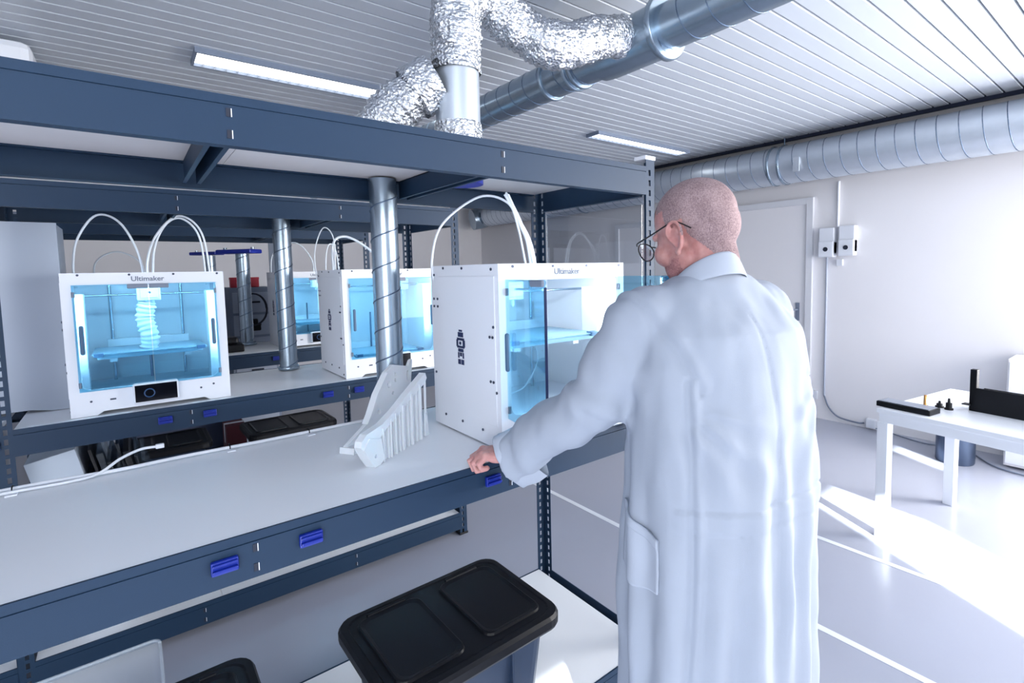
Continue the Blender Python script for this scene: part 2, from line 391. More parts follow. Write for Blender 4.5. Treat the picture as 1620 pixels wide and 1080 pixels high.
# upright extraction pipes on each rack
r1, d1, _ = duct('extraction_pipe', (.702, 1.745, .981), (.702, 1.745, 1.82), .0455, 'upright spiral steel pipe on nearest shelf behind the white printed parts', pitch=.105, group=None)
collar(r1, None, d1, 0, .02, .048, 'pipe_foot')
r2, d2, _ = duct('extraction_pipe', (.665, 3.08, .981), (.665, 3.08, 1.82), .045, 'upright spiral steel pipe on middle rack left of the lit printer', pitch=.105)
collar(r2, None, d2, 0, .02, .049, 'pipe_foot')
r3, d3, _ = duct('extraction_pipe', (.675, 4.40, .981), (.675, 4.40, 1.66), .045, 'upright spiral steel pipe on rearmost rack topped by a blue clamp', pitch=.105)
collar(r3, None, d3, 0, .02, .060, 'pipe_foot')
def damper(x, y, z, ax, label):
    root = empty('blue_clamp', (x, y, z), label=label, cat='clamp')
    root.rotation_euler.z = ax
    MB().box((-.15, -.06, 0), (.15, .06, .03), bev=.008).obj('clamp_plate', M_bluem, root)
    for s_ in (-.12, .12): MB().tube([(s_, 0, .0), (s_, 0, .045)], .013, 10).obj('bolt', M_galv, root)
damper(.655, 4.40, 1.662, -.9, 'blue metal clamp plate on top of rear upright pipe')
# background short pipes with blue clamp
r4, d4, _ = duct('extraction_pipe', (.64, 6.0, .0), (.64, 6.0, 1.70), .05, 'far thin steel pipe behind the racks under a small blue clamp', pitch=.12)
damper(.62, 6.0, 1.705, -.9, 'small blue clamp plate on the far thin pipe')
# blue damper under the upper board of rack 1
o = empty('blast_gate', (.865, 1.50, 1.783), label='flat dark blue gate under the top board below the foil duct', cat='damper')
MB().tube([(0, 0, 0), (0, 0, .022)], .075, 32).obj('gate_ring', M_bluem, o)
MB().box((-.02, -.11, .006), (.02, -.05, .014), bev=.002).obj('gate_handle', M_bluem, o)

# ceiling round duct with tee collar
rt, dt, _ = duct('ceiling_duct', (1.80, -1.6, 2.49), (1.80, 6.6, 2.49), .092, 'long spiral steel duct hung diagonally under the ceiling', pitch=.125)
for at, wd, rr in ((3.00-.1+.0, .03, .097), (2.86, .03, .097)): pass
y0d = -1.6
def atY(Y): return Y-y0d
for Y, wd, rr in ((1.40, .36, .106), (1.385, .03, .124), (1.90, .02, .099), (1.94, .02, .099), (2.12, .02, .099)):
    collar(rt, None, dt, atY(Y), wd, rr)
# hanger for the duct
for Y in (.4, 2.9, 4.6):
    MB().tube([(0, Y+1.6, .08), (0, Y+1.6, .22)], .004, 6).tube([Vector((math.cos(a)*.095, Y+1.6, math.sin(a)*.095)) for a in [2*PI*k/24 for k in range(25)]], .004, 5).obj('hanger', M_galv2, rt)

# big wall duct
rb, db, Rb = duct('wall_duct', (4.95, -2.3, 2.455), (4.95, 7.6, 2.455), .178, 'large spiral steel duct along the top of the right wall', pitch=.135, n=48, seam_r=.0035, m=mat('pale galvanised duct', c255(206, 214, 224), .42, .75, var=.06, scale=18))
for Y in (.15, .21, 2.42, 2.52, 5.2): collar(rb, None, db, Y+2.3, .025, .184)
MB().box((-.19, 4.52, -.11), (-.176, 4.58, .02), bev=.003).obj('access_plate', M_tapefoil, rb)
MB().tube(smooth_path([(0, 9.9, 0), (0, 10.02, -.0), (-.06, 10.12, -.03), (-.2, 10.16, -.06)], 5), .178, 40).obj('elbow', M_galv, rb)
for Y in (2.45, .18, 5.2):
    MB().tube([(0, Y+2.3, .15), (0, Y+2.3, .3)], .006, 6).obj('hanger', M_galv2, rb)

# foil ducts
def foil_tube(pts, r, name, label=None, parent=None, seed=0, k=10, rib=.0035, crumple=.006, ribp=.02):
    P = smooth_path(pts, k); L = [0]
    for a, b in zip(P, P[1:]): L.append(L[-1]+(b-a).length)
    N = int(L[-1]/.006); Q = []; j = 0
    for i in range(N+1):
        s_ = L[-1]*i/N
        while j < len(P)-2 and L[j+1] < s_: j += 1
        t = (s_-L[j])/max(1e-9, L[j+1]-L[j]); Q.append(P[j].lerp(P[j+1], t))
    mb = MB().tube(Q, r, 56, caps=False)
    V = []
    n = 56
    for i in range(len(Q)):
        c = Q[i]
        for q in range(n):
            v = Vector(mb.v[i*n+q]); d = (v-c).normalized(); s_ = L[-1]*i/N
            w_ = rib*math.sin(2*PI*s_/ribp)+crumple*(noise.noise(v*45+Vector((seed, 0, 0))))+crumple*1.0*noise.noise(v*16+Vector((0, seed, 0)))
            w_ += crumple*.6*abs(noise.noise(v*110))
            V.append(c+d*(r+w_))
    m2 = MB(); m2.v = [tuple(v) for v in V]; m2.f = mb.f; m2.smooth = mb.smooth
    return m2.obj(name, M_foil, parent)
fd = empty('foil_extraction_duct', (.865, 1.50, 1.846), label='crinkled silver foil duct rising from the rack top and bending over to the ceiling duct', cat='duct')
def rel(pts): return [(p[0]-.865, p[1]-1.50, p[2]-1.846) for p in pts]
foil_tube(rel([(.865, 1.5, 1.858), (.865, 1.5, 1.91), (.865, 1.5, 1.975)]), .074, 'foil_sleeve', parent=fd, seed=3, rib=.001, crumple=.004)
MB().tube(rel([(.865, 1.5, 1.847), (.865, 1.5, 1.857), (.865, 1.5, 1.862)]), [.083, .083, .078], 40).obj('flange', M_galv, fd)
MB().tube(rel([(.865, 1.5, 1.965), (.865, 1.5, 2.15)]), .071, 40).obj('pipe_section', mat('bright brushed sheet steel', c255(205, 214, 224), .42, .85, var=.03, scale=20), fd)
foil_tube(rel([(.865, 1.5, 2.135), (.865, 1.5, 2.18), (.866, 1.5, 2.215)]), .077, 'foil_sleeve', parent=fd, seed=8, rib=.002, crumple=.007)
foil_tube(rel([(.865, 1.5, 2.20), (.865, 1.5, 2.30), (.895, 1.51, 2.385), (.98, 1.53, 2.42), (1.08, 1.53, 2.385), (1.17, 1.52, 2.345), (1.25, 1.49, 2.315), (1.34, 1.48, 2.335), (1.48, 1.49, 2.40), (1.60, 1.54, 2.455), (1.70, 1.56, 2.485)]), .076, 'flexible_hose', parent=fd, seed=5, rib=.004, crumple=.009)
fd2 = empty('foil_branch_duct', (.62, 1.63, 1.846), label='short crinkled foil duct slanting up into the side of the upright one', cat='duct')
def rel2(pts): return [(p[0]-.62, p[1]-1.63, p[2]-1.846) for p in pts]
foil_tube(rel2([(.60, 1.66, 1.868), (.615, 1.64, 1.91), (.66, 1.60, 1.97), (.72, 1.56, 2.04), (.79, 1.525, 2.10)]), .072, 'flexible_hose', parent=fd2, seed=11, crumple=.008)
foil_tube(rel2([(.735, 1.55, 2.055), (.77, 1.535, 2.085), (.80, 1.52, 2.105)]), .079, 'foil_sleeve', parent=fd2, seed=14, rib=.001, crumple=.008)
# thin wire hanging at the foot of the foil duct
tag(MB().tube(smooth_path([(.94, 1.47, 1.88), (.965, 1.46, 1.852), (1.02, 1.46, 1.852), (1.07, 1.47, 1.875), (1.10, 1.5, 1.90)]), .004, 6).obj('white_wire', M_cable), 'short white wire looping out beside the foil duct foot', 'wire')

# ------------------------------------------------------------------ ceiling lamps
def lamp(x0, x1, y0, y1, label, z=ZC):
    root = empty('ceiling_light', ((x0+x1)/2, (y0+y1)/2, z), label=label, cat='lamp')
    hx, hy = (x1-x0)/2, (y1-y0)/2
    h = frame_mb(MB(), -hx, hx, -hy, hy, -hx+.012, hx-.012, -hy+.012, hy-.012, 0, .03)
    h.v = [(v[0], v[2], v[1]-.03) for v in h.v]; h.obj('housing', M_greycab, root)
    MB().box((-hx+.012, -hy+.012, -.012), (hx-.012, hy-.012, -.008)).obj('diffuser', M_lamp, root)
    n = int((x1-x0)/.055); fin = MB().box((-hx+.013, -.0012, -.03), (hx-.013, .0012, -.014))
    fin.obj('louvre', M_tapefoil, root)
    fm = MB().box((-.001, -hy+.013, -.03), (.001, hy-.013, -.014)).mesh('louvre', M_tapefoil)
    for i in range(1, n): ob('louvre', fm, root, (-hx+i*(x1-x0)/n, 0, 0))
lamp(.35, 1.75, 3.33, 3.56, 'long louvred ceiling lamp left of the foil ducts')
lamp(3.29, 4.62, 3.28, 3.44, 'slim ceiling lamp between rack corner and right wall duct')

# white unit at upper left
u = empty('air_unit', (-.80, 3.92, 2.515), label='white rounded air unit under the ceiling at far left', cat='air conditioner')
MB().box((-.5, -.28, 0), (.5, .24, .16), bev=.04).obj('unit_body', M_white, u)
MB().box((-.45, -.24, -.006), (.45, .2, .004), bev=.002).obj('grille', M_grey, u)
MB().tube([(0, 0, .15), (0, 0, .192)], .015, 8).obj('bracket', M_galv2, u)

# ------------------------------------------------------------------ text helper
def text_mesh(body, size, extr=.0006):
    c = bpy.data.curves.new('lettering', 'FONT'); c.body = body; c.size = size; c.extrude = extr; c.align_x = 'CENTER'; c.resolution_u = 3
    c.offset = size*.012
    o = bpy.data.objects.new('t', c); COL.objects.link(o); bpy.context.view_layer.update()
    me = bpy.data.meshes.new_from_object(o.evaluated_get(bpy.context.evaluated_depsgraph_get())); bpy.data.objects.remove(o)
    me.transform(Matrix.Rotation(PI/2, 4, 'X')); me.name = 'lettering'; me.materials.clear(); me.materials.append(M_text); return me
LOGO = text_mesh('Ultimaker', .026)

# ------------------------------------------------------------------ printers
PW, PH, PD = .513, .54, .41
def poly_frame(outer, holes_rect, y0, y1):
    pass
def front_panel():
    # front face with opening (rounded lower corners) and a shallow notch under the bottom edge
    mb = MB(); x0, x1, z0, z1 = .036, PW-.036, .098, .492
    mb.box((0, 0, 0), (x0, .012, PH), bev=.0); mb.box((x1, 0, 0), (PW, .012, PH)); mb.box((x0, 0, z1), (x1, .012, PH))
    r = .028
    poly = [(x0, 0.0)]+[(.075, 0), (.095, .013), (PW-.095, .013), (PW-.075, 0)]+[(x1, 0)]+[(x1, z0+r)]
    poly += [(x1-r+r*math.cos(a), z0+r-r*math.sin(a)) for a in [PI/2*k/5 for k in range(1, 6)]]
    poly += [(x0+r-r*math.cos(a), z0+r-r*math.sin(a)) for a in [PI/2*k/5 for k in range(5, 0, -1)]]+[(x0, z0+r)]
    n = len(poly); V = [(p[0], 0, p[1]) for p in poly]+[(p[0], .012, p[1]) for p in poly]
    tri = __import__('mathutils').geometry.tessellate_polygon([[Vector((p[0], p[1], 0)) for p in poly]])
    mb.add(V, [tuple(t) for t in tri]+[tuple(i+n for i in t) for t in tri]+[(i, (i+1) % n, n+(i+1) % n, n+i) for i in range(n)])
    return mb
PM = {}
def pm(key, fn, m):
    if key not in PM: PM[key] = fn().mesh(key, m)
    return PM[key]
def side_mb(x0):
    # panel with raised border plates
    mb = MB().box((x0, .012, .004), (x0+.010, PD, PH))
    s = -1 if x0 < .1 else 1; xo = x0 if s < 0 else x0+.010
    a, b = (xo-.003, xo) if s < 0 else (xo, xo+.003)
    mb.box((a, .020, .070), (b, PD-.055, PH-.035), bev=.001)
    return mb
SCREW = MB().tube([(0, 0, 0), (0, 0, .0025)], .0042, 10).mesh('screw', M_screw)
def printer(x, y, label, plat, rz=0., door_open=None, z=.98, detail=True, head=(.26, .20)):
    root = empty('printer', (x, y, z), rz, label=label, cat='3d printer')
    P = lambda name, key, fn, m, par=root: ob(name, pm(key, fn, m), par)
    P('front_panel', 'front_panel', front_panel, M_white)
    P('side_panel', 'side_left', lambda: side_mb(0), M_white)
    P('side_panel', 'side_right', lambda: side_mb(PW-.010), M_white)
    P('back_panel', 'back_panel', lambda: MB().box((.010, PD-.010, .004), (PW-.010, PD, PH)), M_white)
    P('base_panel', 'base_panel', lambda: MB().box((.010, .012, .020), (PW-.010, PD-.010, .075)), M_white)
    P('top_frame', 'top_frame', lambda: MB().box((.010, .012, PH-.03), (PW-.010, .06, PH-.002)).box((.010, PD-.07, PH-.03), (PW-.010, PD-.01, PH-.002)).box((.01, .06, PH-.03), (.05, PD-.07, PH-.002)).box((PW-.05, .06, PH-.03), (PW-.01, PD-.07, PH-.002)), M_white)
    P('corner_block', 'corner_l', lambda: MB().box((.010, .07, .075), (.058, .15, PH-.08), bev=.003), M_white)
    P('corner_block', 'corner_r', lambda: MB().box((PW-.058, .07, .075), (PW-.010, .15, PH-.08), bev=.003), M_white)
    P('light_strip', 'led', lambda: MB().box((.06, .016, PH-.040), (PW-.06, .028, PH-.034)).box((.016, .016, .20), (.020, .024, PH-.06)).box((PW-.020, .016, .20), (PW-.016, .024, PH-.06)), M_led)
    for q in (.13, PW-.13):
        o = ob('guide_rod', pm('zrod', lambda: MB().tube([(0, 0, .076), (0, 0, PH-.03)], .006, 10), M_galv), root, (q, PD-.055, 0))
    ob('lead_screw', pm('lead', lambda: MB().tube([(0, 0, .076), (0, 0, .30)], .005, 8), M_galv2), root, (PW/2, PD-.07, 0))
    b = ob('build_plate', pm('plate', lambda: MB().box((.07, .055, 0), (PW-.07, PD-.085, .004)).box((.085, .06, -.016), (PW-.085, PD-.09, -.001), bev=.002), mat('pale build plate', c255(150, 185, 205), .25)), root, (0, 0, plat))
    ob('plate_clip', pm('pclip', lambda: MB().box((.075, .048, -.006), (.105, .075, .008), bev=.001).box((PW-.105, .048, -.006), (PW-.075, .075, .008), bev=.001), M_hdl), b)
    ob('plate_arm', pm('parm', lambda: MB().box((.12, .10, -.034), (.145, PD-.05, -.017)).box((PW-.145, .10, -.034), (PW-.12, PD-.05, -.017)).box((.11, PD-.065, -.05), (PW-.11, PD-.045, .035), bev=.002), M_white), b)
    h = ob('print_head', pm('head', lambda: MB().box((-.04, -.035, 0), (.04, .03, .06), bev=.004).box((-.03, -.043, .01), (.03, -.034, .05), bev=.002).tube([(-.012, -.01, 0), (-.012, -.01, -.018), (-.012, -.01, -.026)], [.006, .006, .001], 8).tube([(.012, -.01, 0), (.012, -.01, -.018), (.012, -.01, -.026)], [.006, .006, .001], 8), M_white), root, (head[0], head[1], PH-.115))
    ob('gantry_rod', pm('grx', lambda: MB().tube([(.012, 0, 0), (PW-.012, 0, 0)], .004, 8), M_galv), root, (0, head[1], PH-.09))
    ob('gantry_rod', pm('gry', lambda: MB().tube([(0, .014, 0), (0, PD-.012, 0)], .004, 8), M_galv), root, (head[0], 0, PH-.08))
    # feet, logo tab, screen, socket
    ob('foot', pm('feet', lambda: MB().box((.02, .03, 0), (.06, .07, .021), bev=.003).box((PW-.06, .03, 0), (PW-.02, .07, .021), bev=.003).box((.02, PD-.07, 0), (.06, PD-.03, .021), bev=.003).box((PW-.06, PD-.07, 0), (PW-.02, PD-.03, .021), bev=.003), M_black), root)
    ob('logo', LOGO, root, (PW/2, -.0008, PH-.033))
    s = ob('touch_screen', pm('screenb', lambda: MB().box((-.073, -.034, 0), (.073, .0, .078), bev=.008), M_white), root, (PW/2+.001, 0, .028))
    ob('display', pm('disp', lambda: MB().box((-.067, -.036, .006), (.067, -.033, .072), bev=.001), M_screen), s)
    ob('display_ring', pm('ring', lambda: MB().tube([Vector((-.022+.016*math.cos(a), -.0368, .039+.016*math.sin(a))) for a in [2*PI*k/24 for k in range(25)]], .0022, 5), M_ring), s)
    ob('usb_socket', pm('usb', lambda: MB().box((0, -.0015, 0), (.018, .001, .006)), M_screw), root, (.115, 0, .052))
    ob('status_button', pm('btn', lambda: MB().tube([(0, -.002, 0), (0, .001, 0)], .004, 10), M_screw), root, (.060, 0, .055))
    ob('status_button', PM['btn'], root, (PW-.105, 0, .055)); ob('status_button', PM['btn'], root, (PW-.06, 0, .065))
    if detail:
        for (yy, zz) in [(.035, .525), (.20, .53), (.32, .532), (PD-.025, .51), (PD-.02, .43), (PD-.045, .43), (PD-.02, .405), (PD-.045, .405), (PD-.02, .18), (.010+.015, .36), (.03, .33), (.045, .33), (.03, .20), (.045, .20), (.02, .17), (.10, .045), (.22, .045), (.03, .02), (.33, .045)]:
            o = ob('screw', SCREW, root, (-.0035 if zz > .07 and .02 < yy < PD-.055 and zz < PH-.035 else -.0005, yy, zz)); o.rotation_euler.y = -PI/2
        for xx in (.05, .20, .34, .49): ob('screw', SCREW, root, (xx, .001, PH-.008)).rotation_euler.x = PI/2
    # square robot emblem on the left side
    e = MB(); yc, zc = .215, .27
    for (a, b, c, d) in [(-.010, .010, .062, .068), (-.016, .016, .045, .060), (-.022, .022, .010, .042), (-.026, -.023, .014, .036), (.023, .026, .014, .036), (-.016, .016, -.002, .008), (-.018, -.010, -.022, -.004), (-.006, .006, -.016, -.004), (.010, .018, -.022, -.004), (-.018, -.002, -.042, -.026), (.002, .018, -.042, -.026)]:
        e.box((-.0042, yc+a, zc+c), (-.003, yc+b, zc+d))
    if 'emblem' not in PM: PM['emblem'] = e.mesh('emblem', M_navy)
    em = ob('emblem', PM['emblem'], root)
    if 'emblem_in' not in PM: PM['emblem_in'] = MB().box((-.0048, yc-.013, zc+.018), (-.0041, yc+.013, zc+.034)).mesh('emblem_face', M_white)
    ob('emblem_face', PM['emblem_in'], em)
    if 'emblem_in2' not in PM: PM['emblem_in2'] = MB().box((-.0052, yc-.006, zc+.021), (-.0047, yc+.007, zc+.031)).mesh('emblem_screen', M_navy)
    ob('emblem_screen', PM['emblem_in2'], em)
    # doors
    gw = (PW-.060)/2-.0015
    gl = lambda: MB().box((0, -.007, .094), (gw, -.003, .4955), bev=.001)
    hd = lambda: MB().box((.012, -.020, .235), (.026, -.007, .345), bev=.006)
    dl = ob('glass_door', pm('gdoor', gl, M_glassdoor), root, (.030, 0, 0)); ob('handle', pm('gh', hd, M_hdl), dl)
    hg = lambda: MB().tube([(.004, -.003, .11), (.004, -.003, .13)], .005, 8).tube([(.004, -.003, .45), (.004, -.003, .47)], .005, 8)
    ob('hinge', pm('hinge', hg, M_grey), dl)
    dr = ob('glass_door', PM['gdoor'], root, (PW-.030, 0, 0)); dr.rotation_euler.z = 0; dr.scale.x = -1; ob('handle', PM['gh'], dr); ob('hinge', PM['hinge'], dr)
    lt = lambda: MB().box((gw-.064, -.016, .478), (gw, -.0075, .4955), bev=.003)
    for d_ in (dl, dr):
        ob('door_latch', pm('latch', lt, M_grey), d_)
        if door_open: ob('edge_strip', pm('edge', lambda: MB().box((gw-.003, -.008, .094), (gw+.0005, -.002, .477)), M_navy), d_)
    if door_open: dl.rotation_euler.z = -door_open; dr.rotation_euler.z = door_open
    return root
def tubes(root, paths, r=.0034, name='filament_tube', m=None):
    for p in paths:
        q = [(a[0]-root.location.x, a[1]-root.location.y, a[2]-root.location.z) for a in p]
        MB().tube(smooth_path(q, 8), r, 8).obj(name, m or M_tube, root)
pC = printer(.807, 1.205, 'white 3d printer beside the man, both its glass doors standing open', .30, door_open=math.radians(99), head=(.17, .2))
tubes(pC, [[(.815, 1.60, 1.44), (.805, 1.60, 1.54), (.84, 1.585, 1.66), (.96, 1.54, 1.755), (1.05, 1.50, 1.738), (1.085, 1.49, 1.66), (1.115, 1.48, 1.50)],
           [(1.045, 1.50, 1.772), (1.065, 1.495, 1.74), (1.11, 1.48, 1.63), (1.135, 1.47, 1.45)],
           [(1.04, 1.50, 1.765), (1.075, 1.495, 1.71), (1.135, 1.48, 1.60), (1.16, 1.47, 1.45)]], .0042)
tubes(pC, [[(1.052, 1.50, 1.765), (1.09, 1.49, 1.68), (1.13, 1.475, 1.57), (1.148, 1.47, 1.45)]], .007, 'head_cable')
tubes(pC, [[(1.03, 1.46, 1.29-.04), (1.12, 1.46, 1.24), (1.14, 1.46, 1.17), (1.08, 1.46, 1.09), (1.0, 1.46, 1.07)]], .003, 'loose_wire')
pL = printer(-.193, 2.576, 'white 3d printer at left of middle rack, touch screen showing in front', .22, head=(.26, .17))
tubes(pL, [[(-.17, 2.94, 1.46), (-.172, 2.93, 1.56), (-.15, 2.92, 1.67), (-.085, 2.9, 1.765), (-.01, 2.87, 1.735), (.045, 2.83, 1.60), (.06, 2.79, 1.44)],
           [(.085, 2.79, 1.44), (.10, 2.83, 1.62), (.15, 2.86, 1.735), (.214, 2.88, 1.762), (.275, 2.9, 1.68), (.295, 2.93, 1.46)],
           [(.072, 2.79, 1.44), (.073, 2.8, 1.57), (.115, 2.84, 1.69), (.2, 2.87, 1.775), (.285, 2.9, 1.70), (.315, 2.94, 1.46)]], .0045)
pM = printer(.812, 2.574, 'white 3d printer in the middle rack behind the upright pipe', .10, head=(.40, .25))
tubes(pM, [[(.80, 2.95, 1.45), (.79, 2.93, 1.62), (.83, 2.9, 1.745), (.875, 2.88, 1.69), (.872, 2.87, 1.50)],
           [(.82, 2.86, 1.45), (.83, 2.87, 1.60), (.855, 2.88, 1.66), (.885, 2.88, 1.62), (.90, 2.88, 1.46)]], .003)
tubes(pM, [[(.875, 2.9, 1.46), (.875, 2.9, 1.65), (.925, 2.89, 1.702), (1.01, 2.87, 1.67), (1.12, 2.84, 1.57), (1.18, 2.82, 1.46)]], .0065)
pF = printer(.822, 3.95, 'distant white 3d printer on rearmost rack behind the second pipe', .17, head=(.30, .2), detail=False)
tubes(pF, [[(.84, 4.3, 1.45), (.86, 4.28, 1.66), (1.0, 4.22, 1.74), (1.10, 4.18, 1.62), (1.11, 4.16, 1.46)]], .004)
pG = printer(-.19, 3.95, 'distant white 3d printer hidden behind the left lit one, tube arc above', .2, detail=False)
tubes(pG, [[(-.16, 4.3, 1.46), (-.145, 4.28, 1.60), (-.04, 4.24, 1.665), (.07, 4.2, 1.60), (.10, 4.15, 1.46)]], .005)
# print in progress on the left printer
pt = MB(); rings = []
for i in range(40):
    z_ = i/39; rings.append((.0+.006*math.sin(z_*7), .004*math.cos(z_*9), z_*.19))
pt.tube(rings, [.030+.0035*math.sin(i*1.6)+.002*math.sin(i*2.3) for i in range(40)], 20)
o = pt.obj('printed_tower', M_print); o.location = (.055, 2.72, 1.2045); tag(o, 'knobbly white print rising from the plate inside the left lit printer', 'print')

# acrylic side sheet on rack 1
o = MB().box((1.4335, 1.22, .99), (1.4365, 1.755, 1.742)).obj('acrylic_sheet', M_acryl); tag(o, 'clear acrylic sheet closing the right end of the nearest rack', 'panel')

# white cabinet at the left of row 2
M_cab = mat('off white lacquered cabinet', c255(160, 170, 186), .4)
c = empty('white_cabinet', (-.68, 2.80, .98), label='tall white cabinet at left edge of the middle rack beside the printer', cat='cabinet')
poly = [(0, 0), (.05, 0), (.11, .012), (.36, .012), (.42, 0), (.475, 0), (.475, .74), (0, .74)]
mb = MB().prism([(p[0], p[1]) for p in poly], 0, .018, Matrix(((1, 0, 0, 0), (0, 0, 1, 0), (0, 1, 0, 0), (0, 0, 0, 1)))); mb.obj('front_panel', M_cab, c)
MB().box((.003, .018, .013), (.472, .32, .737)).obj('cabinet_body', M_cab, c)

# ------------------------------------------------------------------ white printed parts on the nearest shelf
u0 = Vector((.8336, .5524, 0)); n0 = Vector((-.5524, .8336, 0))
def plane_M(o, tilt=0):
    m = Matrix.Identity(4)
    for i, col in enumerate((u0, Vector((0, 0, 1)), n0)):
        for r in range(3): m[r][i] = col[r]
    for r in range(3): m[r][3] = o[r]
    return m
def plate(name, outer, holes, th, org, m, label=None, cat=None, parent=None, group=None):
    vs = [[Vector((p[0], p[1], 0)) for p in L] for L in [outer]+holes]
    tri = __import__('mathutils').geometry.tessellate_polygon(vs)
    flat = [p for L in [outer]+holes for p in L]; n = len(flat)
    V = [(p[0], p[1], 0) for p in flat]+[(p[0], p[1], th) for p in flat]
    F = [tuple(t) for t in tri]+[tuple(i+n for i in t) for t in tri]; o = 0
    for L in [outer]+holes:
        k = len(L); F += [(o+i, o+(i+1) % k, n+o+(i+1) % k, n+o+i) for i in range(k)]; o += k
    Mx = plane_M((0, 0, 0)); mb = MB().add([tuple(Mx @ Vector(v)) for v in V], F)
    ob_ = mb.obj(name, m, parent); ob_.location = org
    if label: tag(ob_, label, cat, group)
    return ob_
def circ(cx, cy, rx, ry=None, n=12): return [(cx+rx*math.cos(-2*PI*k/n), cy+(ry or rx)*math.sin(-2*PI*k/n)) for k in range(n)]
A_out = [(-.003, .001), (.29, .0), (.345, .09), (.362, .175), (.368, .215), (.357, .212), (.342, .192), (.318, .200), (.25, .216), (.205, .198), (.160, .146), (.128, .088), (.108, .060), (.006, .020)]
A_h = [circ(.225, .155, .010, .012), circ(.262, .182, .006, .007), circ(.262, .162, .006, .007), circ(.245, .122, .007, .006), circ(.165, .078, .009, .010), circ(.336, .163, .008, .018)]
rootA = empty('printed_bracket', (.463, 1.505, .979), label='white printed bracket plate with round holes standing at the pipe foot', cat='printed part')
plate('bracket_plate', A_out, A_h, .012, (0, 0, 0), M_print, parent=rootA)
plate('foot_pad', [(-.003, 0), (.075, 0), (.085, .014), (.0, .018)], [], .05, (-n0*.03)[:], M_print, parent=rootA)
plate('stiffener', [(.10, .058), (.13, .085), (.165, .145), (.21, .197), (.20, .19), (.15, .14), (.115, .085), (.095, .06)], [], .022, (-n0*.008)[:], M_print, parent=rootA)
rootB = empty('printed_comb', (.49, 1.36, .979), label='white printed comb of thin upright bars under a slanting rail', cat='printed part')
B_out = [(-.062, .07), (-.058, .085), (-.037, .098), (.033, .106), (.10, .130), (.159, .158), (.265, .203), (.272, .186), (.262, .172), (.20, .150), (.12, .115), (.05, .088), (.01, .068), (-.02, .040), (-.045, .045)]
plate('slanting_rail', B_out, [], .022, (-n0*.011)[:], M_print, parent=rootB)
plate('foot_lobe', [(-.055, .062), (-.03, .085), (.02, .07), (.03, .01), (.012, .0), (-.012, .0), (-.035, .03)], [circ(-.008, .030, .005)], .030, (-n0*.015)[:], M_print, parent=rootB)
def railz(a):
    pts = [(-.02, .045), (.01, .070), (.05, .090), (.12, .117), (.20, .152), (.265, .175)]
    for (x0, z0), (x1, z1) in zip(pts, pts[1:]):
        if a <= x1: return z0+(z1-z0)*(a-x0)/(x1-x0)
    return .175
barw = [(.012, .004), (.022, .004), (.032, .004), (.050, .005), (.062, .003), (.070, .003), (.078, .003), (.086, .003), (.094, .003), (.104, .006), (.118, .006), (.132, .007), (.150, .006), (.164, .006), (.180, .008), (.197, .006), (.212, .007), (.228, .006), (.243, .006)]
for i, (a, wd) in enumerate(barw):
    zt = railz(a)+.012; zb = .0
    if 12 <= i: zb = .0
    o = plate('comb_bar', [(a-wd/2, zb), (a+wd/2, zb), (a+wd/2, zt), (a-wd/2, zt)], [], .010+.006*(i % 3), (-n0*(.006+.004*(i % 3)))[:], M_print, parent=rootB)
plate('keyring_tag', [(.256, .075), (.266, .078), (.272, .010), (.278, .002), (.262, .0), (.254, .002)], [circ(.262, .066, .003, .004, 8)], .006, (-n0*.012)[:], M_print, parent=rootB)
plate('comb_bar', [(.258, .07), (.262, .07), (.264, .186), (.260, .188)], [], .006, (-n0*.012)[:], M_print, parent=rootB)

# small socket adaptor behind
sk = empty('power_adaptor', (.79, 1.76, .979), label='small silver adaptor box standing behind the near printer corner', cat='adaptor')
sk.rotation_euler.z = .3
MB().box((-.028, -.012, 0), (.028, .012, .10), bev=.004).obj('adaptor_body', mat('silver plastic', c255(150, 162, 182), .35, .3), sk)
MB().box((-.018, -.0145, .055), (.012, -.012, .085), bev=.002).obj('adaptor_window', M_white, sk)

# cable along the shelf rear edge
cb = empty('white_cable', (-.38, 1.78, .981), label='white cable clipped along the rear edge of the nearest shelf, plug loose', cat='cable')
rl = lambda P: [(p[0]+.38, p[1]-1.78, p[2]-.981) for p in P]
MB().tube(smooth_path(rl([(-.38, 1.79, .986), (-.2, 1.792, .986), (-.05, 1.775, .986), (.10, 1.782, .986), (.3, 1.778, .986), (.5, 1.782, .986), (.72, 1.785, .986)])), .005, 8).obj('cable_run', M_cable, cb)
MB().tube(smooth_path(rl([(-.38, 1.765, .985), (-.25, 1.77, .985), (-.15, 1.76, .985), (-.09, 1.77, .988), (-.044, 1.785, 1.012), (.0, 1.80, 1.024), (.036, 1.80, 1.024)])), .0038, 8).obj('loose_end', M_cable, cb)
MB().box((0, 0, 0), (.02, .012, .012), bev=.002).obj('plug', M_cable, cb).location = rl([(.034, 1.794, 1.018)])[0]
for xx in (-.25, .21, .434):
    MB().tube([Vector((xx+.38, .008+.013*math.cos(a), .005+.009*math.sin(a))) for a in [PI*2*k/14 for k in range(15)]], .0015, 5).obj('cable_tie', M_black, cb)
    MB().box((xx+.37, -.028, -.002), (xx+.392, -.008, .002), bev=.0005).obj('tie_pad', M_cable, cb)

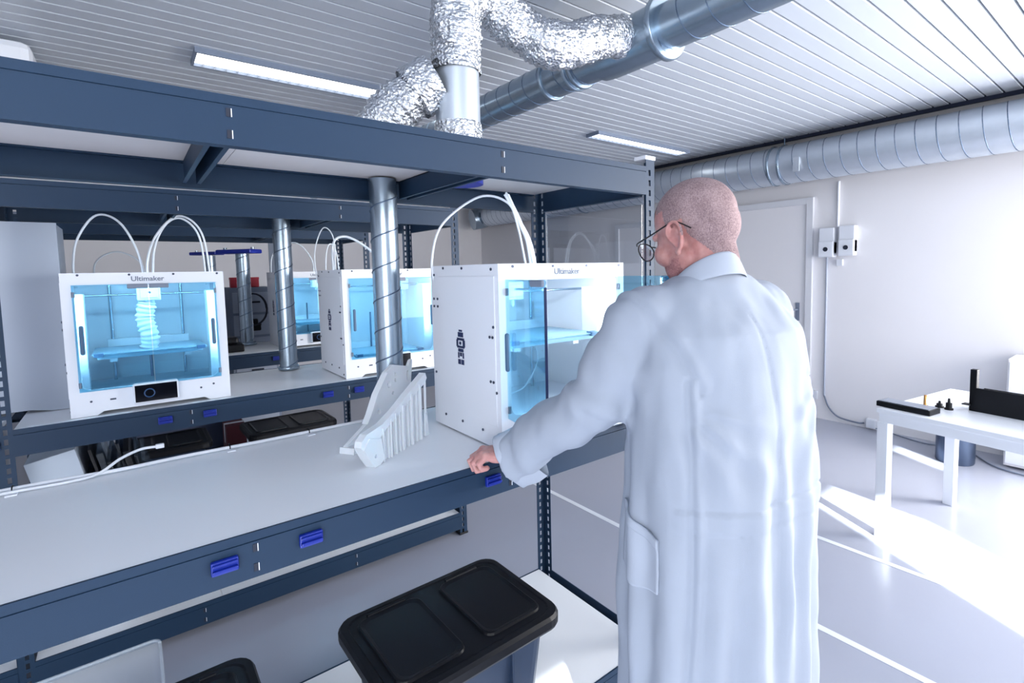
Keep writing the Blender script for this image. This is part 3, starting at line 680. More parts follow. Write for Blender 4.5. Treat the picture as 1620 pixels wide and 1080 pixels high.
# ------------------------------------------------------------------ storage bins
def rr(x0, x1, y0, y1, r, n=5):
    P = []
    for cx, cy, a0 in ((x1-r, y1-r, 0), (x0+r, y1-r, PI/2), (x0+r, y0+r, PI), (x1-r, y0+r, 1.5*PI)):
        for k in range(n+1): a = a0+PI/2*k/n; P.append((cx+r*math.cos(a), cy+r*math.sin(a)))
    return P
def loft(mb, rings, cap0=True, cap1=True, sm=False):
    n = len(rings[0]); V = [p for r in rings for p in r]
    F = [(i*n+k, i*n+(k+1) % n, (i+1)*n+(k+1) % n, (i+1)*n+k) for i in range(len(rings)-1) for k in range(n)]
    mb.add(V, F, sm)
    if cap0: mb.add(rings[0], [tuple(range(n-1, -1, -1))])
    if cap1: mb.add(rings[-1], [tuple(range(n))])
    return mb
M_binbody = mat('dark blue grey bin plastic', c255(26, 44, 68), .38, bump=.15, scale=500)
def bin_(x, y, z, label, w=.54, d=.40, h=.37, rz=0., group=None):
    root = empty('storage_bin', (x, y, z), rz, label=label, cat='bin', group=group)
    R = lambda e, zz, r=.05: [(p[0], p[1], zz) for p in rr(-w/2+e, w/2-e, -d/2+e, d/2-e, r)]
    mb = loft(MB(), [R(.065, 0), R(.035, h-.03), R(.028, h-.03), R(.028, h)], sm=False); mb.obj('bin_body', M_binbody, root)
    for s_ in (-.1, .1): MB().box((s_-.004, -d/2+.030, h*.35), (s_+.004, -d/2+.045, h-.05), bev=.001).obj('rib', M_binbody, root)
    lid = MB(); loft(lid, [R(.004, h-.038), R(0, h-.03, .055), R(0, h-.008, .055), R(.006, h+.002), R(.022, h+.004), R(.026, h+.001)])
    lid.obj('lid', M_black, root)
    for (a, b) in ((-w/2+.045, -.03), (.03, w/2-.045)):
        f = MB(); q = lambda e, zz: [(p[0], p[1], zz) for p in rr(a+e, b-e, -d/2+.05+e, d/2-.05-e, .03)]
        loft(f, [q(0, h+.0005), q(.002, h+.007), q(.006, h+.009), q(.016, h+.005), q(.03, h+.0045)]); f.obj('flap', M_black, root)
        MB().tube([(a+.04, d/2-.045, h+.006), (b-.04, d/2-.045, h+.006)], .006, 8).obj('hinge', M_black, root)
    return root
bin_(.672, 1.295, .13, 'large black lidded bin at front of the near rack bottom board', rz=.02)
bin_(.01, 1.37, .13, 'lower black bin half seen at the bottom left behind clear plastic', w=.38, d=.34, h=.36)
bin_(.80, 3.80, .13, 'black lidded bin under rearmost rack, nearer the steel pipe', rz=.02)
bin_(.10, 3.86, .13, 'black lidded bin under rearmost rack, nearer the clear sheets', w=.5)
# clear plastic box at the bottom left
cbx = empty('clear_plastic_box', (-.17, 1.71, .13), label='open clear plastic box at the bottom left on the lowest board', cat='box')
R = lambda e, zz: [(p[0], p[1], zz) for p in rr(-.22+e, .18-e, -.24+e, .05-e, .02)]
loft(MB(), [R(.02, .001), R(0, .36)], cap1=False).obj('box_wall', M_frost, cbx)
MB().tube([Vector(p) for p in R(0, .36)]+[Vector(R(0, .36)[0])], .004, 6).obj('box_rim', M_frost, cbx)
# leaning sheets on row 2 base
def lean(x, y, wd, dp, h, m, label, name='sheet', group=None, ang=-.2, z=.13):
    o = MB().box((0, 0, 0), (wd, dp, h), bev=min(.002, wd*.2)).obj(name, m); o.location = (x, y, z+.0); o.rotation_euler.y = ang
    tag(o, label, 'sheet', group); return o
M_whiteb = mat('white cardboard', c255(196, 208, 222), .6)
lean(-.20, 2.66, .145, .42, .70, M_whiteb, 'leaning white carton under the middle rack left of smoky sheets', 'white_carton')['category'] = 'carton'
xx = -.045
for i in range(9):
    wd = (.018, .010, .022, .012, .016, .010, .020, .012, .014)[i]
    lean(xx, 2.66+.02*(i % 3), wd, .38, .62+.03*((i*7) % 4), (M_smoke, M_black, M_clearp, M_smoke, M_clearp, M_smoke, M_black, M_smoke, M_clearp)[i], ('thin smoky sheet, %s', 'thin black sheet, %s', 'thin clear sheet, %s')[(0, 1, 2, 0, 2, 0, 1, 0, 2)[i]] % (('first', 'second', 'third', 'fourth', 'fifth', 'sixth', 'seventh', 'eighth', 'ninth')[i]+' from the leaning white carton under middle rack'), 'plastic_sheet', 'plastic sheets leaning under the middle rack')
    xx += wd+.006
# white boxes/things under rear
def simple_box(name, x, y, z, w_, d_, h_, m, label, cat='box', rz=0.):
    root = empty(name, (x, y, z), rz, label=label, cat=cat)
    MB().box((-w_/2, -d_/2, 0), (w_/2, d_/2, h_), bev=.003).obj('carton_body', m, root)
    MB().box((-w_/2-.001, -.02, h_*.6), (w_/2+.001, .02, h_+.001)).obj('tape_strip', M_cable, root)
    return root
simple_box('carton', .53, 4.2, .13, .12, .2, .33, M_wood, 'small dark red box under rearmost rack behind the left bin')

# ------------------------------------------------------------------ clutter behind the racks
tl = empty('drawer_cabinet', (.86, 5.1, 0), label='grey drawer cabinet behind rearmost rack left of distant printer', cat='cabinet')
MB().box((-.22, -.2, 0), (.12, .2, 1.40)).obj('cabinet_body', M_greycab, tl)
for i in range(7): 
    d_ = MB().box((-.20, -.212, .05+i*.19), (.10, -.2, .22+i*.19), bev=.003).obj('drawer', mat('light grey drawer front', c255(160, 170, 188), .5), tl)
    MB().box((-.09, -.225, .13+i*.19), (0, -.212, .145+i*.19), bev=.002).obj('handle', M_rackdark, d_)
for (bx, by, bz, lb) in ((.70, 5.0, 1.40, 'small red box on the far grey cabinet, left of the pipe'), (.85, 5.05, 1.40, 'small red box on the far grey cabinet, right of the pipe')):
    r_ = empty('red_box', (bx, by, bz), label=lb, cat='box'); MB().box((-.035, -.03, 0), (.035, .03, .08), bev=.004).obj('box_body', M_red, r_); MB().box((-.037, -.032, .065), (.037, .032, .085), bev=.003).obj('lid', M_red, r_)
cl = empty('coiled_cable', (.80, 4.86, 1.1), label='dark cable coil hanging on the grey drawer cabinet', cat='cable')
MB().tube([Vector((.10*math.cos(a)-.0, -.0-.003*a, .13*math.sin(a)+.12)) for a in [PI*2*k/24 for k in range(60)]], .006, 6).obj('coil', M_rackdark, cl)
MB().box((-.05, -.03, -.06), (.05, .005, .0), bev=.01).obj('cable_plug', M_black, cl); MB().box((-.06, -.03, -.01), (.03, .005, .04), bev=.01).obj('cable_plug', M_black, cl)
bk = empty('black_tool_case', (.53, 4.12, .981), label='low black tool case on rearmost rack at the pipe foot', cat='case')
MB().box((-.09, -.09, 0), (.07, .09, .05), bev=.008).obj('case_body', M_black, bk); MB().box((-.07, -.07, .05), (.04, .06, .10), bev=.015).obj('case_lid', M_black, bk)
pb = empty('pin_board', (.2, 8.26, 1.2), label='large pale board on the far back wall behind the racks', cat='board')
MB().box((-1.6, 0, -.3), (1.4, .03, 1.0)).obj('board_face', M_wall, pb)
fr = frame_mb(MB(), -1.66, 1.46, -.36, 1.06, -1.6, 1.4, -.3, 1.0, -.01, .04); fr.obj('board_frame', M_greycab, pb)
dk = empty('dark_machine', (.35, 5.5, 0), label='dark machine standing beyond the racks left of grey drawer cabinet', cat='machine')
MB().box((-.5, -.25, 0), (.25, .25, 1.38), bev=.02).obj('machine_body', mat('dark slate casing', c255(62, 72, 98), .6), dk)
for i in range(4): MB().box((-.4, -.256, .25+i*.25), (.16, -.25, .40+i*.25), bev=.003).obj('machine_panel', M_greycab, dk)

# ------------------------------------------------------------------ conduit and sockets on the right wall
cn = empty('wall_conduit', (5.19, 2.05, 1.85), label='white conduit running down the right wall from duct to switch boxes', cat='conduit')
M_ws = mat('white wall fitting', c255(222, 226, 234), .4)
MB().tube([(-.005, .0, .0), (-.005, .0, .42)], .012, 10).obj('conduit', M_ws, cn)
MB().box((-.02, -.05, -.36), (.008, .0, -.30)).obj('bracket', M_ws, cn)
for s_, z_ in ((.075, -.25), (-.10, -.24)):
    b_ = MB().box((-.07, s_-.068, z_), (.008, s_+.068, z_+.245), bev=.008).obj('switch_box', M_ws, cn)
    MB().box((-.084, s_-.068, z_-.03), (.0, s_+.068, z_+.12), bev=.01).obj('socket_housing', M_ws, b_)
    MB().tube([(-.088, s_, z_+.045), (-.078, s_, z_+.045)], .021, 16).obj('socket_hole', M_rackdark, b_)
c2 = empty('wall_cable', (5.19, 2.14, 0), label='grey cable dropping below the switch boxes and trailing along the wall foot', cat='cable')
MB().tube([(-.004, 0, .24), (-.004, 0, 1.58)], .010, 8).obj('conduit', mat('grey conduit', c255(176, 184, 200), .4), c2)
MB().tube(smooth_path([(-.004, .0, .24), (-.01, -.05, .13), (-.02, -.14, .06), (-.02, -.30, .04), (-.02, -.36, .05)]), .008, 8).obj('cable_bend', M_grey, c2)
MB().box((-.05, -.46, .02), (.008, -.38, .10), bev=.008).obj('plug', M_ws, c2)
MB().tube(smooth_path([(-.03, -.42, .03), (-.05, -.6, .012), (-.12, -.85, .008), (-.06, -1.1, .008), (-.35, -1.35, .008), (-.42, -1.7, .008), (-.5, -2.2, .008)]), .006, 6).obj('floor_cable', M_grey, c2)
MB().box((-.02, .06, .19), (.008, .14, .27), bev=.006).obj('wall_socket', M_ws, c2)

# ------------------------------------------------------------------ table on the right
TA = math.atan2(-.17, -.985)  # direction of the long side
t = empty('white_table', (3.13, 1.02, 0), label='low white table with square legs near the right wall', cat='table')
t.rotation_euler.z = -.17
M_tab = mat('white laminate table', c255(236, 239, 244), .3)
MB().box((0, -1.5, .695), (.82, 0, .72), bev=.003).obj('tabletop', M_tab, t)
MB().box((.01, -1.49, .645), (.81, -.01, .695)).obj('apron', M_tab, t)
for lx in (.0, .76):
    for ly in (-.06, -1.5): MB().box((lx, ly, 0), (lx+.055, ly+.055, .645), bev=.003).obj('leg', M_tab, t)
tz = .72
tr_ = empty('black_tray', (3.21, .90, tz), -.17, label='flat black tray with silver edge on the left table end', cat='tray')
MB().box((-.055, -.13, 0), (.055, .13, .028), bev=.003).obj('tray_body', M_black, tr_); MB().box((-.045, -.12, .028), (.045, .12, .031)).obj('tray_top', mat('silver plate', c255(170, 178, 192), .3, .8), tr_)
b1 = empty('brass_peg', (3.36, .86, tz), label='small brass peg standing on the table behind the black tray', cat='peg')
MB().tube([(0, 0, 0), (0, 0, .004), (0, 0, .005), (0, 0, .06)], [.014, .014, .008, .007], 10).obj('peg', M_brass, b1)
for k, (dx, dy, hh, lb) in enumerate([(3.38, .80, .035, 'short squat black knob beside the brass peg'), (3.36, .755, .06, 'taller pointed black knob right of the squat one')]):
    r_ = empty('black_figurine', (dx, dy, tz), label=lb, cat='knob')
    MB().tube([(0, 0, 0), (0, 0, .008), (0, 0, .009), (0, 0, hh*.6), (0, 0, hh*.62), (0, 0, hh)], [.02, .02, .014, .014, .007, .005], 12).obj('knob_body', M_black, r_)
bb = empty('black_machine_case', (3.43, .30, tz), -.17, label='long black open case on the table with upright post at its left end', cat='case')
MB().box((-.08, -.40, 0), (-.07, .37, .125), bev=.003).box((.07, -.40, 0), (.08, .37, .10), bev=.003).box((-.07, -.40, 0), (.07, .37, .02)).obj('case_wall', M_black, bb)
MB().box((-.08, .345, 0), (-.05, .375, .22), bev=.003).obj('post', M_black, bb)
MB().box((-.10, .365, .03), (-.06, .40, .036), bev=.001).obj('pin', M_black, bb)
MB().tube([(.0, -.02, .10), (.0, -.02, .16)], .035, 14).tube([(-.03, -.02, .13), (-.06, -.02, .14)], .02, 12).obj('silver_lens', M_galv, bb)
# cabinet and drum behind the table
cc = empty('white_cupboard', (5.0, .48, 0), label='white cupboard against right wall behind the table', cat='cupboard')
MB().box((-.10, -.5, .02), (.19, .29, .80), bev=.004).obj('cupboard_body', M_wall, cc)
MB().box((-.112, -.10, .04), (-.10, .28, .78), bev=.003).obj('door', M_tab, cc)
bx = empty('blue_item', (4.98, .50, .80), label='small blue and dark gadget on top of the white cupboard', cat='gadget')
MB().box((-.04, -.04, 0), (.04, .04, .05), bev=.006).obj('gadget_body', M_blue, bx); MB().tube([(0, 0, .05), (.0, .0, .09)], .03, 12).obj('gadget_top', M_grey, bx)
dr_ = empty('steel_drum', (4.80, 1.03, 0), label='round grey steel waste drum beneath the table by the wall', cat='drum')
MB().tube([(0, 0, 0), (0, 0, .01), (0, 0, .30), (0, 0, .31)], [.115, .12, .12, .117], 32).obj('drum_body', mat('brushed steel', c255(90, 104, 128), .35, .8), dr_); MB().tube([(0, 0, .31), (0, 0, .33), (0, 0, .335)], [.124, .124, .1], 32).obj('drum_lid', M_grey, dr_)

# ------------------------------------------------------------------ the man
OM = Vector((1.03, .66, 0)); AZ = math.radians(78)
FV = Vector((math.cos(AZ), math.sin(AZ), 0)); LVc = Vector((-math.sin(AZ), math.cos(AZ), 0)); UP = Vector((0, 0, 1))
def mp(l, f, z): return OM+LVc*l+FV*f+UP*z
def voxel(mb, size, it=2, fac=.5, open_below=None):
    me = mb.mesh('t', None); o = bpy.data.objects.new('t', me); COL.objects.link(o)
    m = o.modifiers.new('r', 'REMESH'); m.mode = 'VOXEL'; m.voxel_size = size
    s = o.modifiers.new('s', 'SMOOTH'); s.iterations = it; s.factor = fac
    bpy.context.view_layer.update()
    r = bpy.data.meshes.new_from_object(o.evaluated_get(bpy.context.evaluated_depsgraph_get())); bpy.data.objects.remove(o)
    n = len(r.vertices); v = np.zeros(n*3); r.vertices.foreach_get('co', v); v = v.reshape(-1, 3)
    nn = np.zeros(n*3); r.vertices.foreach_get('normal', nn)
    f = [tuple(p.vertices) for p in r.polygons]
    return v, nn.reshape(-1, 3), f
def setmesh(name, v, f, m, parent, mats=None, idx=None, smooth=True):
    me = bpy.data.meshes.new(name); me.from_pydata([tuple(p) for p in v], [], f)
    me.polygons.foreach_set('use_smooth', [smooth]*len(me.polygons)); me.materials.append(m)
    me.update(); o = ob(name, me, parent); return o
man = empty('person', tuple(OM), label='bald man in a long white lab coat and glasses leaning on the shelf', cat='person')
def toL(v): return v-np.array(OM)

SHL = mp(.165, .045, 1.395); SHR = mp(-.165, .03, 1.395)
ELL = Vector((.815, .84, 1.190)); WRL = Vector((.778, 1.108, 1.030))
ELR = mp(-.25, .16, 1.16); WRR = mp(-.17, .41, 1.03)
HC = Vector((1.036, .726, 1.581)); HAZ = math.radians(91); HP = math.radians(-16); HS = 1.06
hf = Vector((math.cos(HAZ)*math.cos(HP), math.sin(HAZ)*math.cos(HP), math.sin(HP))); hl = Vector((-math.sin(HAZ), math.cos(HAZ), 0)); hu = hf.cross(hl)
HR = Matrix(((hf.x, hl.x, hu.x), (hf.y, hl.y, hu.y), (hf.z, hl.z, hu.z)))
def hp(x, y, z): return HC+HR@Vector((x*HS, y*HS, z*HS))
B = MB()
# head: cranium, occiput, face, jaw, brow, cheeks, nose, lips
B.ell(hp(-.012, 0, .032), (.100, .078, .086), HR, 32, 20)
B.ell(hp(-.040, 0, .005), (.070, .070, .072), HR, 24, 16)
B.ell(hp(.026, 0, -.020), (.062, .070, .078), HR, 24, 16)
B.ell(hp(.028, 0, -.068), (.054, .062, .046), HR, 24, 14)
B.ell(hp(.062, 0, -.094), (.026, .030, .020), HR, 16, 10)
B.ell(hp(.070, 0, .012), (.022, .052, .014), HR, 16, 10)
for s_ in (-1, 1):
    B.ell(hp(.050, s_*.042, -.034), (.032, .026, .030), HR, 16, 10)
    B.ell(hp(.010, s_*.050, -.060), (.035, .016, .030), HR, 16, 10)
B.tube([hp(.078, 0, .008), hp(.090, 0, -.018), hp(.100, 0, -.034)], [.008, .011, .012], 10); B.ell(hp(.093, 0, -.038), (.014, .017, .009), HR, 12, 8)
B.ell(hp(.076, 0, -.062), (.012, .024, .006), HR, 12, 8); B.ell(hp(.074, 0, -.073), (.012, .021, .007), HR, 12, 8)
# ears: plate, rim and lobe
for s_ in (-1, 1):
    EC = lambda x, z, o=0.: hp(-.008+x*1.05, s_*(.077+o), -.018+z*1.02)
    B.ell(EC(-.003, .0, .003), (.017, .007, .029), HR, 16, 10)
    B.ell(EC(.004, -.004, .004), (.009, .008, .014), HR, 12, 8)
    rim = [(.008, -.004), (.014, .012), (.010, .026), (-.002, .033), (-.015, .027), (-.020, .010), (-.017, -.008), (-.009, -.022), (.0, -.031)]
    B.tube(smooth_path([EC(a*1.05, b, .010+(.004 if a < -.01 else 0)) for a, b in rim], 3), [.0042]*(len(rim)*3-2), 8)
    B.ell(EC(.001, -.029, .006), (.008, .005, .009), HR, 12, 8)
    B.tube([EC(-.008, .018, .010), EC(-.011, .004, .010), EC(-.006, -.012, .008)], .003, 6)
# neck
B.tube([hp(-.030, 0, -.02), hp(-.030, 0, -.07), mp(0, .030, 1.475), mp(0, .02, 1.40)], [.056, .058, .064, .085], 20)
B.tube([hp(.01, 0, -.07), mp(0, .075, 1.46), mp(0, .06, 1.40)], [.045, .050, .06], 16)
# trunk and legs (inside the clothes)
def oval(mb, rings, n=28):
    loft(mb, [[tuple(mp(c[0]+a*math.cos(2*PI*k/n), c[1]+b*math.sin(2*PI*k/n), z)) for k in range(n)] for (a, b, c, z) in rings])
oval(B, [(.15, .10, (0, 0), .86), (.165, .12, (0, 0), .98), (.15, .115, (0, .005), 1.10), (.16, .12, (0, .01), 1.25), (.165, .11, (0, .02), 1.34), (.14, .085, (0, .03), 1.40), (.07, .06, (0, .035), 1.45)])
for s_ in (-1, 1): B.tube([mp(s_*.09, 0, .92), mp(s_*.095, .005, .70), mp(s_*.10, .01, .50), mp(s_*.10, -.01, .30), mp(s_*.10, -.015, .09), mp(s_*.10, .02, .05)], [.085, .078, .056, .055, .036, .034], 16)
for sh, el, wr in ((SHL, ELL, WRL), (SHR, ELR, WRR)):
    B.tube([sh.lerp(mp(0, .03, 1.38), .35), sh, sh.lerp(el, .5), el, el.lerp(wr, .35), wr], [.06, .055, .046, .040, .040, .027], 16)
# hands: palm and five fingers each
def hand(wr, d, upv, thumb_side, curl):
    d = d.normalized(); side = d.cross(upv).normalized()*thumb_side; upn = side.cross(d).normalized()*thumb_side
    if upn.z < 0: upn = -upn
    def q(a, b, c): return wr+d*a+side*b+upn*c
    R = Matrix(((d.x, side.x, upn.x), (d.y, side.y, upn.y), (d.z, side.z, upn.z)))
    B.ell(q(.045, .0, -.002), (.054, .040, .016), R, 20, 12)
    B.ell(q(.030, .022, -.010), (.034, .018, .015), R, 14, 10)
    B.ell(q(.030, -.024, -.008), (.036, .016, .015), R, 14, 10)
    B.tube([wr-d*.02, wr, q(.03, 0, 0)], [.027, .027, .026], 12)
    for i, (b, L) in enumerate(((.028, .074), (.010, .082), (-.010, .076), (-.027, .060))):
        a0 = .078-.006*abs(i-1.2); p = q(a0, b, .0); P = [q(a0-.045, b*.8, .002), p]; ang = 0
        B.ell(q(a0, b, .004), (.012, .0095, .010), R, 10, 8)
        for k, (seg, r) in enumerate(((.46, .0092), (.30, .0085), (.24, .0075))):
            ang += curl[k]+(.06*i if k == 0 else 0); p = p+(d*math.cos(ang)-upn*math.sin(ang))*L*seg; P.append(p)
        B.tube(P, [.0105, .0102, .0095, .0088, .0076], 10); B.ell(P[-1], (.0072, .0072, .0072), None, 10, 8)
    T = [q(.012, .020, -.006), q(.035, .042, -.010), q(.062, .050, -.014), q(.084, .044, -.020)]
    B.tube(T, [.013, .0125, .0105, .0085], 10); B.ell(T[-1], (.0088, .0088, .0088), None, 10, 8)
hand(WRL+Vector((-.008, .004, -.006)), Vector((-.88, .44, -.08)), UP, 1, (.42, 1.40, 1.30))
hand(WRR, FV*1.0+Vector((-.1, 0, -.02)), UP, -1, (.35, .7, .5))
v, nn, f = voxel(B, .0032, 3, .5)
v = v
body = setmesh('body', toL(v), f, M_skin, man)
# hair: cropped stubble as a thin shell over the scalp
iv = np.array(HR.inverted()); lo = (v-np.array(HC))@iv.T/HS
x, yv, z = lo[:, 0], np.abs(lo[:, 1]), lo[:, 2]
hairline = (z > .052+.0*x) & (x < .082) | (x < -.024) & (z > -.022-1.5*(-x-.030)) & (z > -.105) | (x < .02) & (z > .018)
# temple recession
hairline &= ~((x > .045) & (yv > .045) & (z < .075)) & ~((x > .068) & (z < .085))
ear = (yv > .0785) & (np.abs(x) < .03) & (z < .03) & (z > -.05)
hairline &= ~ear & (z > -.106)
keep = set(np.nonzero(hairline)[0].tolist()); fs = [q for q in f if all(i in keep for i in q)]
used_ = sorted({i for q in fs for i in q}); mpi = {i: k for k, i in enumerate(used_)}
hv = v[used_]+nn[used_]*.0012
setmesh('hair', toL(hv), [tuple(mpi[i] for i in q) for q in fs], M_hair, man)
# beard stubble
beard = (x > .0) & (z < -.052) & (z > -.118) & ~((x > .075) & (z > -.082) & (yv < .02)) & (yv < .075) & (x > .006+.0*z) & ((z < -.060) | (x < .03))
keep = set(np.nonzero(beard)[0].tolist()); fs = [q for q in f if all(i in keep for i in q)]
used_ = sorted({i for q in fs for i in q}); mpi = {i: k for k, i in enumerate(used_)}
M_beard = skin_mat('short beard shadow', c255(196, 142, 140), c255(140, 92, 96), True)
if fs: setmesh('beard', toL(v[used_]+nn[used_]*.0008), [tuple(mpi[i] for i in q) for q in fs], M_beard, man)
# eyes and glasses
ey = MB()
for s_ in (-1, 1): ey.ell(hp(.072, s_*.031, -.004), (.011, .011, .011), HR, 14, 10)
def rel_mb(mb): mb.v = [tuple(Vector(p)-OM) for p in mb.v]; return mb
rel_mb(ey).obj('eye', mat('eye white', c255(220, 215, 215), .2), man)
g = MB(); M_gl = mat('black spectacle frame', c255(20, 20, 26), .35)
lens = MB()
for s_ in (-1, 1):
    ring = [hp(.112-.004*abs(math.cos(a)), s_*(.036+.027*math.cos(a)), -.008+.022*math.sin(a)*(1.05 if math.sin(a) < 0 else .85)) for a in [2*PI*k/28 for k in range(29)]]
    g.tube(ring, .0016, 6)
    lens.add([tuple(p) for p in ring[:-1]], [tuple(range(28))])
g.tube(smooth_path([hp(.112, -.010, .002), hp(.118, 0, .006), hp(.112, .010, .002)]), .0014, 6)
rel_mb(g); gf = g.obj('glasses', M_gl, man); rel_mb(lens).obj('lens', M_lens, gf)
for s_ in (-1, 1):
    tm = MB().tube(smooth_path([hp(.109, s_*.064, .004), hp(.098, s_*.072, .007), hp(.05, s_*.080, .010), hp(.0, s_*.085, .015), hp(-.022, s_*.085, .012), hp(-.048, s_*.080, -.010)]), .0017, 6)
    tm.v = [tuple(Vector(p)-OM) for p in tm.v]; tm.obj('temple', M_gl, gf)

# ---- lab coat
C = MB(); n = 48
def ring(a, b, cl_, cf, z, e=2.3, tilt=0.):
    R_ = []
    for k in range(n):
        t_ = 2*PI*k/n; c_, s_ = math.cos(t_), math.sin(t_)
        l_ = a*abs(c_)**(2/e)*(1 if c_ >= 0 else -1); f_ = b*abs(s_)**(2/e)*(1 if s_ >= 0 else -1)
        R_.append(tuple(mp(cl_+l_, cf+f_, z+tilt*f_)))
    return R_
loft(C, [ring(0.226, .178, .006, -.005, .40), ring(0.220, .175, .006, -.005, .60), ring(0.216, .173, .006, -.005, .80), ring(0.213, .170, .006, -.008, .95), ring(.220, .165, 0, -.008, 1.08), ring(.218, .161, 0, .0, 1.20),
         ring(.222, .158, 0, .008, 1.29), ring(.212, .145, 0, .016, 1.36), ring(.196, .122, 0, .024, 1.40, 2.1), ring(.166, .100, 0, .030, 1.438, 2.0, .0), ring(.122, .084, 0, .034, 1.468, 2.0, -.1), ring(.078, .072, 0, .036, 1.485, 2.0, -.2)])
def sleeve(pts, rs): C.tube(smooth_path(pts, 5), [rs_interp(rs, i, len(smooth_path(pts, 5))) for i in range(len(smooth_path(pts, 5)))], 28)
def rs_interp(rs, i, N): t_ = i/(N-1)*(len(rs)-1); k = min(int(t_), len(rs)-2); return rs[k]+(rs[k+1]-rs[k])*(t_-k)
dL = (WRL-ELL).normalized()
armL = [mp(.105, .04, 1.375), SHL+Vector((0, 0, -.015)), SHL.lerp(ELL, .5)+Vector((0, 0, -.01)), ELL, ELL.lerp(WRL, .5), WRL-dL*.005]
sleeve(armL, [.085, .082, .077, .070, .066, .062])
dR = (WRR-ELR).normalized()
armR = [mp(-.105, .03, 1.375), SHR+Vector((0, 0, -.012)), SHR.lerp(ELR, .5), ELR, ELR.lerp(WRR, .5), WRR-dR*.03]
sleeve(armR, [.085, .080, .074, .068, .060, .054])
cv, cn_, cf_ = voxel(C, .0065, 5, .5)
# folds: displace along normals
def smoothstep(a, b, x_): t_ = np.clip((x_-a)/(b-a), 0, 1); return t_*t_*(3-2*t_)
rel_ = cv-np.array(OM); l_ = rel_@np.array(LVc); fw = rel_@np.array(FV); zz = cv[:, 2]
th = np.arctan2(l_, -fw)          # 0 at the centre of the back, + towards the left side
def seg_d(p, a, b):
    a = np.array(a); b = np.array(b); ab = b-a; t_ = np.clip(((p-a)@ab)/(ab@ab), 0, 1); return np.linalg.norm(p-(a+t_[:, None]*ab), axis=1), t_
dA, tA = seg_d(cv, SHL, ELL); dB, tB = seg_d(cv, ELL, WRL); dC, _ = seg_d(cv, SHR, ELR); dD, _ = seg_d(cv, ELR, WRR)
arm = np.minimum(np.minimum(dA, dB), np.minimum(dC, dD))
sl_t = np.where(dA < dB, tA*.5, .5+tB*.5)
torso_w = smoothstep(.075, .135, arm); torso_w = np.where(zz < 1.0, np.where(arm < .09, torso_w, 1), torso_w)
disp = np.zeros(len(cv))
def ridge(x_, w_): return np.exp(-(x_/w_)**2)
amp = 1.05*smoothstep(1.32, .75, zz)
# hanging folds, getting deeper towards the hem
for (t0, sl_, wd, A) in [(-.95, .10, .16, .016), (-.52, .05, .13, .020), (-.12, -.05, .12, .016), (.30, .16, .14, .022), (.72, -.10, .13, .016), (1.18, .12, .15, .018), (1.62, -.08, .13, .014), (2.1, .05, .2, .014), (-1.45, .0, .17, .016), (-1.9, .0, .2, .014), (2.7, 0, .2, .01), (-2.5, 0, .2, .01)]:
    c0 = t0+sl_*(1.1-zz)+.05*np.sin(zz*7+t0*5)
    d0 = np.angle(np.exp(1j*(th-c0)))
    disp += torso_w*A*amp*(ridge(d0, wd)-.45*ridge(d0-wd*1.9, wd*.9))
# folds pulled towards the left armpit and across the shoulder blades
ap = np.array(mp(.20, -.06, 1.24)); dd = cv-ap; dl = dd@np.array(LVc); dz = dd[:, 2]; rad = np.sqrt(dl**2+dz**2); an = np.arctan2(dz, -dl)
back = (fw < .04)
for (a0, A, w0, r0) in [(-.35, .007, .09, .20), (-.75, .009, .09, .24), (-1.12, .009, .095, .30), (-1.5, .008, .09, .30)]:
    disp += back*torso_w*A*ridge(np.angle(np.exp(1j*(an-a0))), w0+.02)*smoothstep(.03, .09, rad)*smoothstep(r0+.10, r0*.5, rad)
ap = np.array(mp(-.20, -.06, 1.25)); dd = cv-ap; dl = -(dd@np.array(LVc)); dz = dd[:, 2]; rad = np.sqrt(dl**2+dz**2); an = np.arctan2(dz, -dl)
for (a0, A, w0, r0) in [(-.5, .008, .09, .18), (-1.0, .010, .09, .24), (-1.4, .008, .09, .28)]:
    disp += back*torso_w*A*ridge(np.angle(np.exp(1j*(an-a0))), w0+.02)*smoothstep(.03, .09, rad)*smoothstep(r0+.10, r0*.5, rad)
# half belt step and seams
belt = (np.abs(zz-1.0) < .022) & (np.abs(th) < 1.15) & (arm > .12)
disp += np.where(belt, .0022, 0)
disp -= .0035*ridge(zz-1.023, .004)*(np.abs(th) < 1.15)*torso_w+.003*ridge(zz-.977, .004)*(np.abs(th) < 1.15)*torso_w
disp -= .0025*ridge(th-.02-.02*np.sin(zz*6), .04)*torso_w*(zz < 1.40)       # centre back seam
side = np.angle(np.exp(1j*(th-.98-.06*np.sin(zz*5))))
disp += .006*ridge(side, .035)*torso_w*(zz < 1.28)-.006*ridge(side-.07, .03)*torso_w*(zz < 1.28)
# armhole seam
sa = cv-np.array(mp(.175, .01, 1.36)); pl = sa@np.array((LVc*.94-UP*.30).normalized())
near = np.linalg.norm(sa, axis=1) < .17
disp += np.where(near, .0042*ridge(pl, .009)-.0052*ridge(pl-.017, .009), 0)
sa = cv-np.array(mp(-.175, .01, 1.36)); pl = sa@np.array((-LVc*.94-UP*.30).normalized()); near = np.linalg.norm(sa, axis=1) < .17
disp += np.where(near, .003*ridge(pl, .008)-.004*ridge(pl-.016, .008), 0)
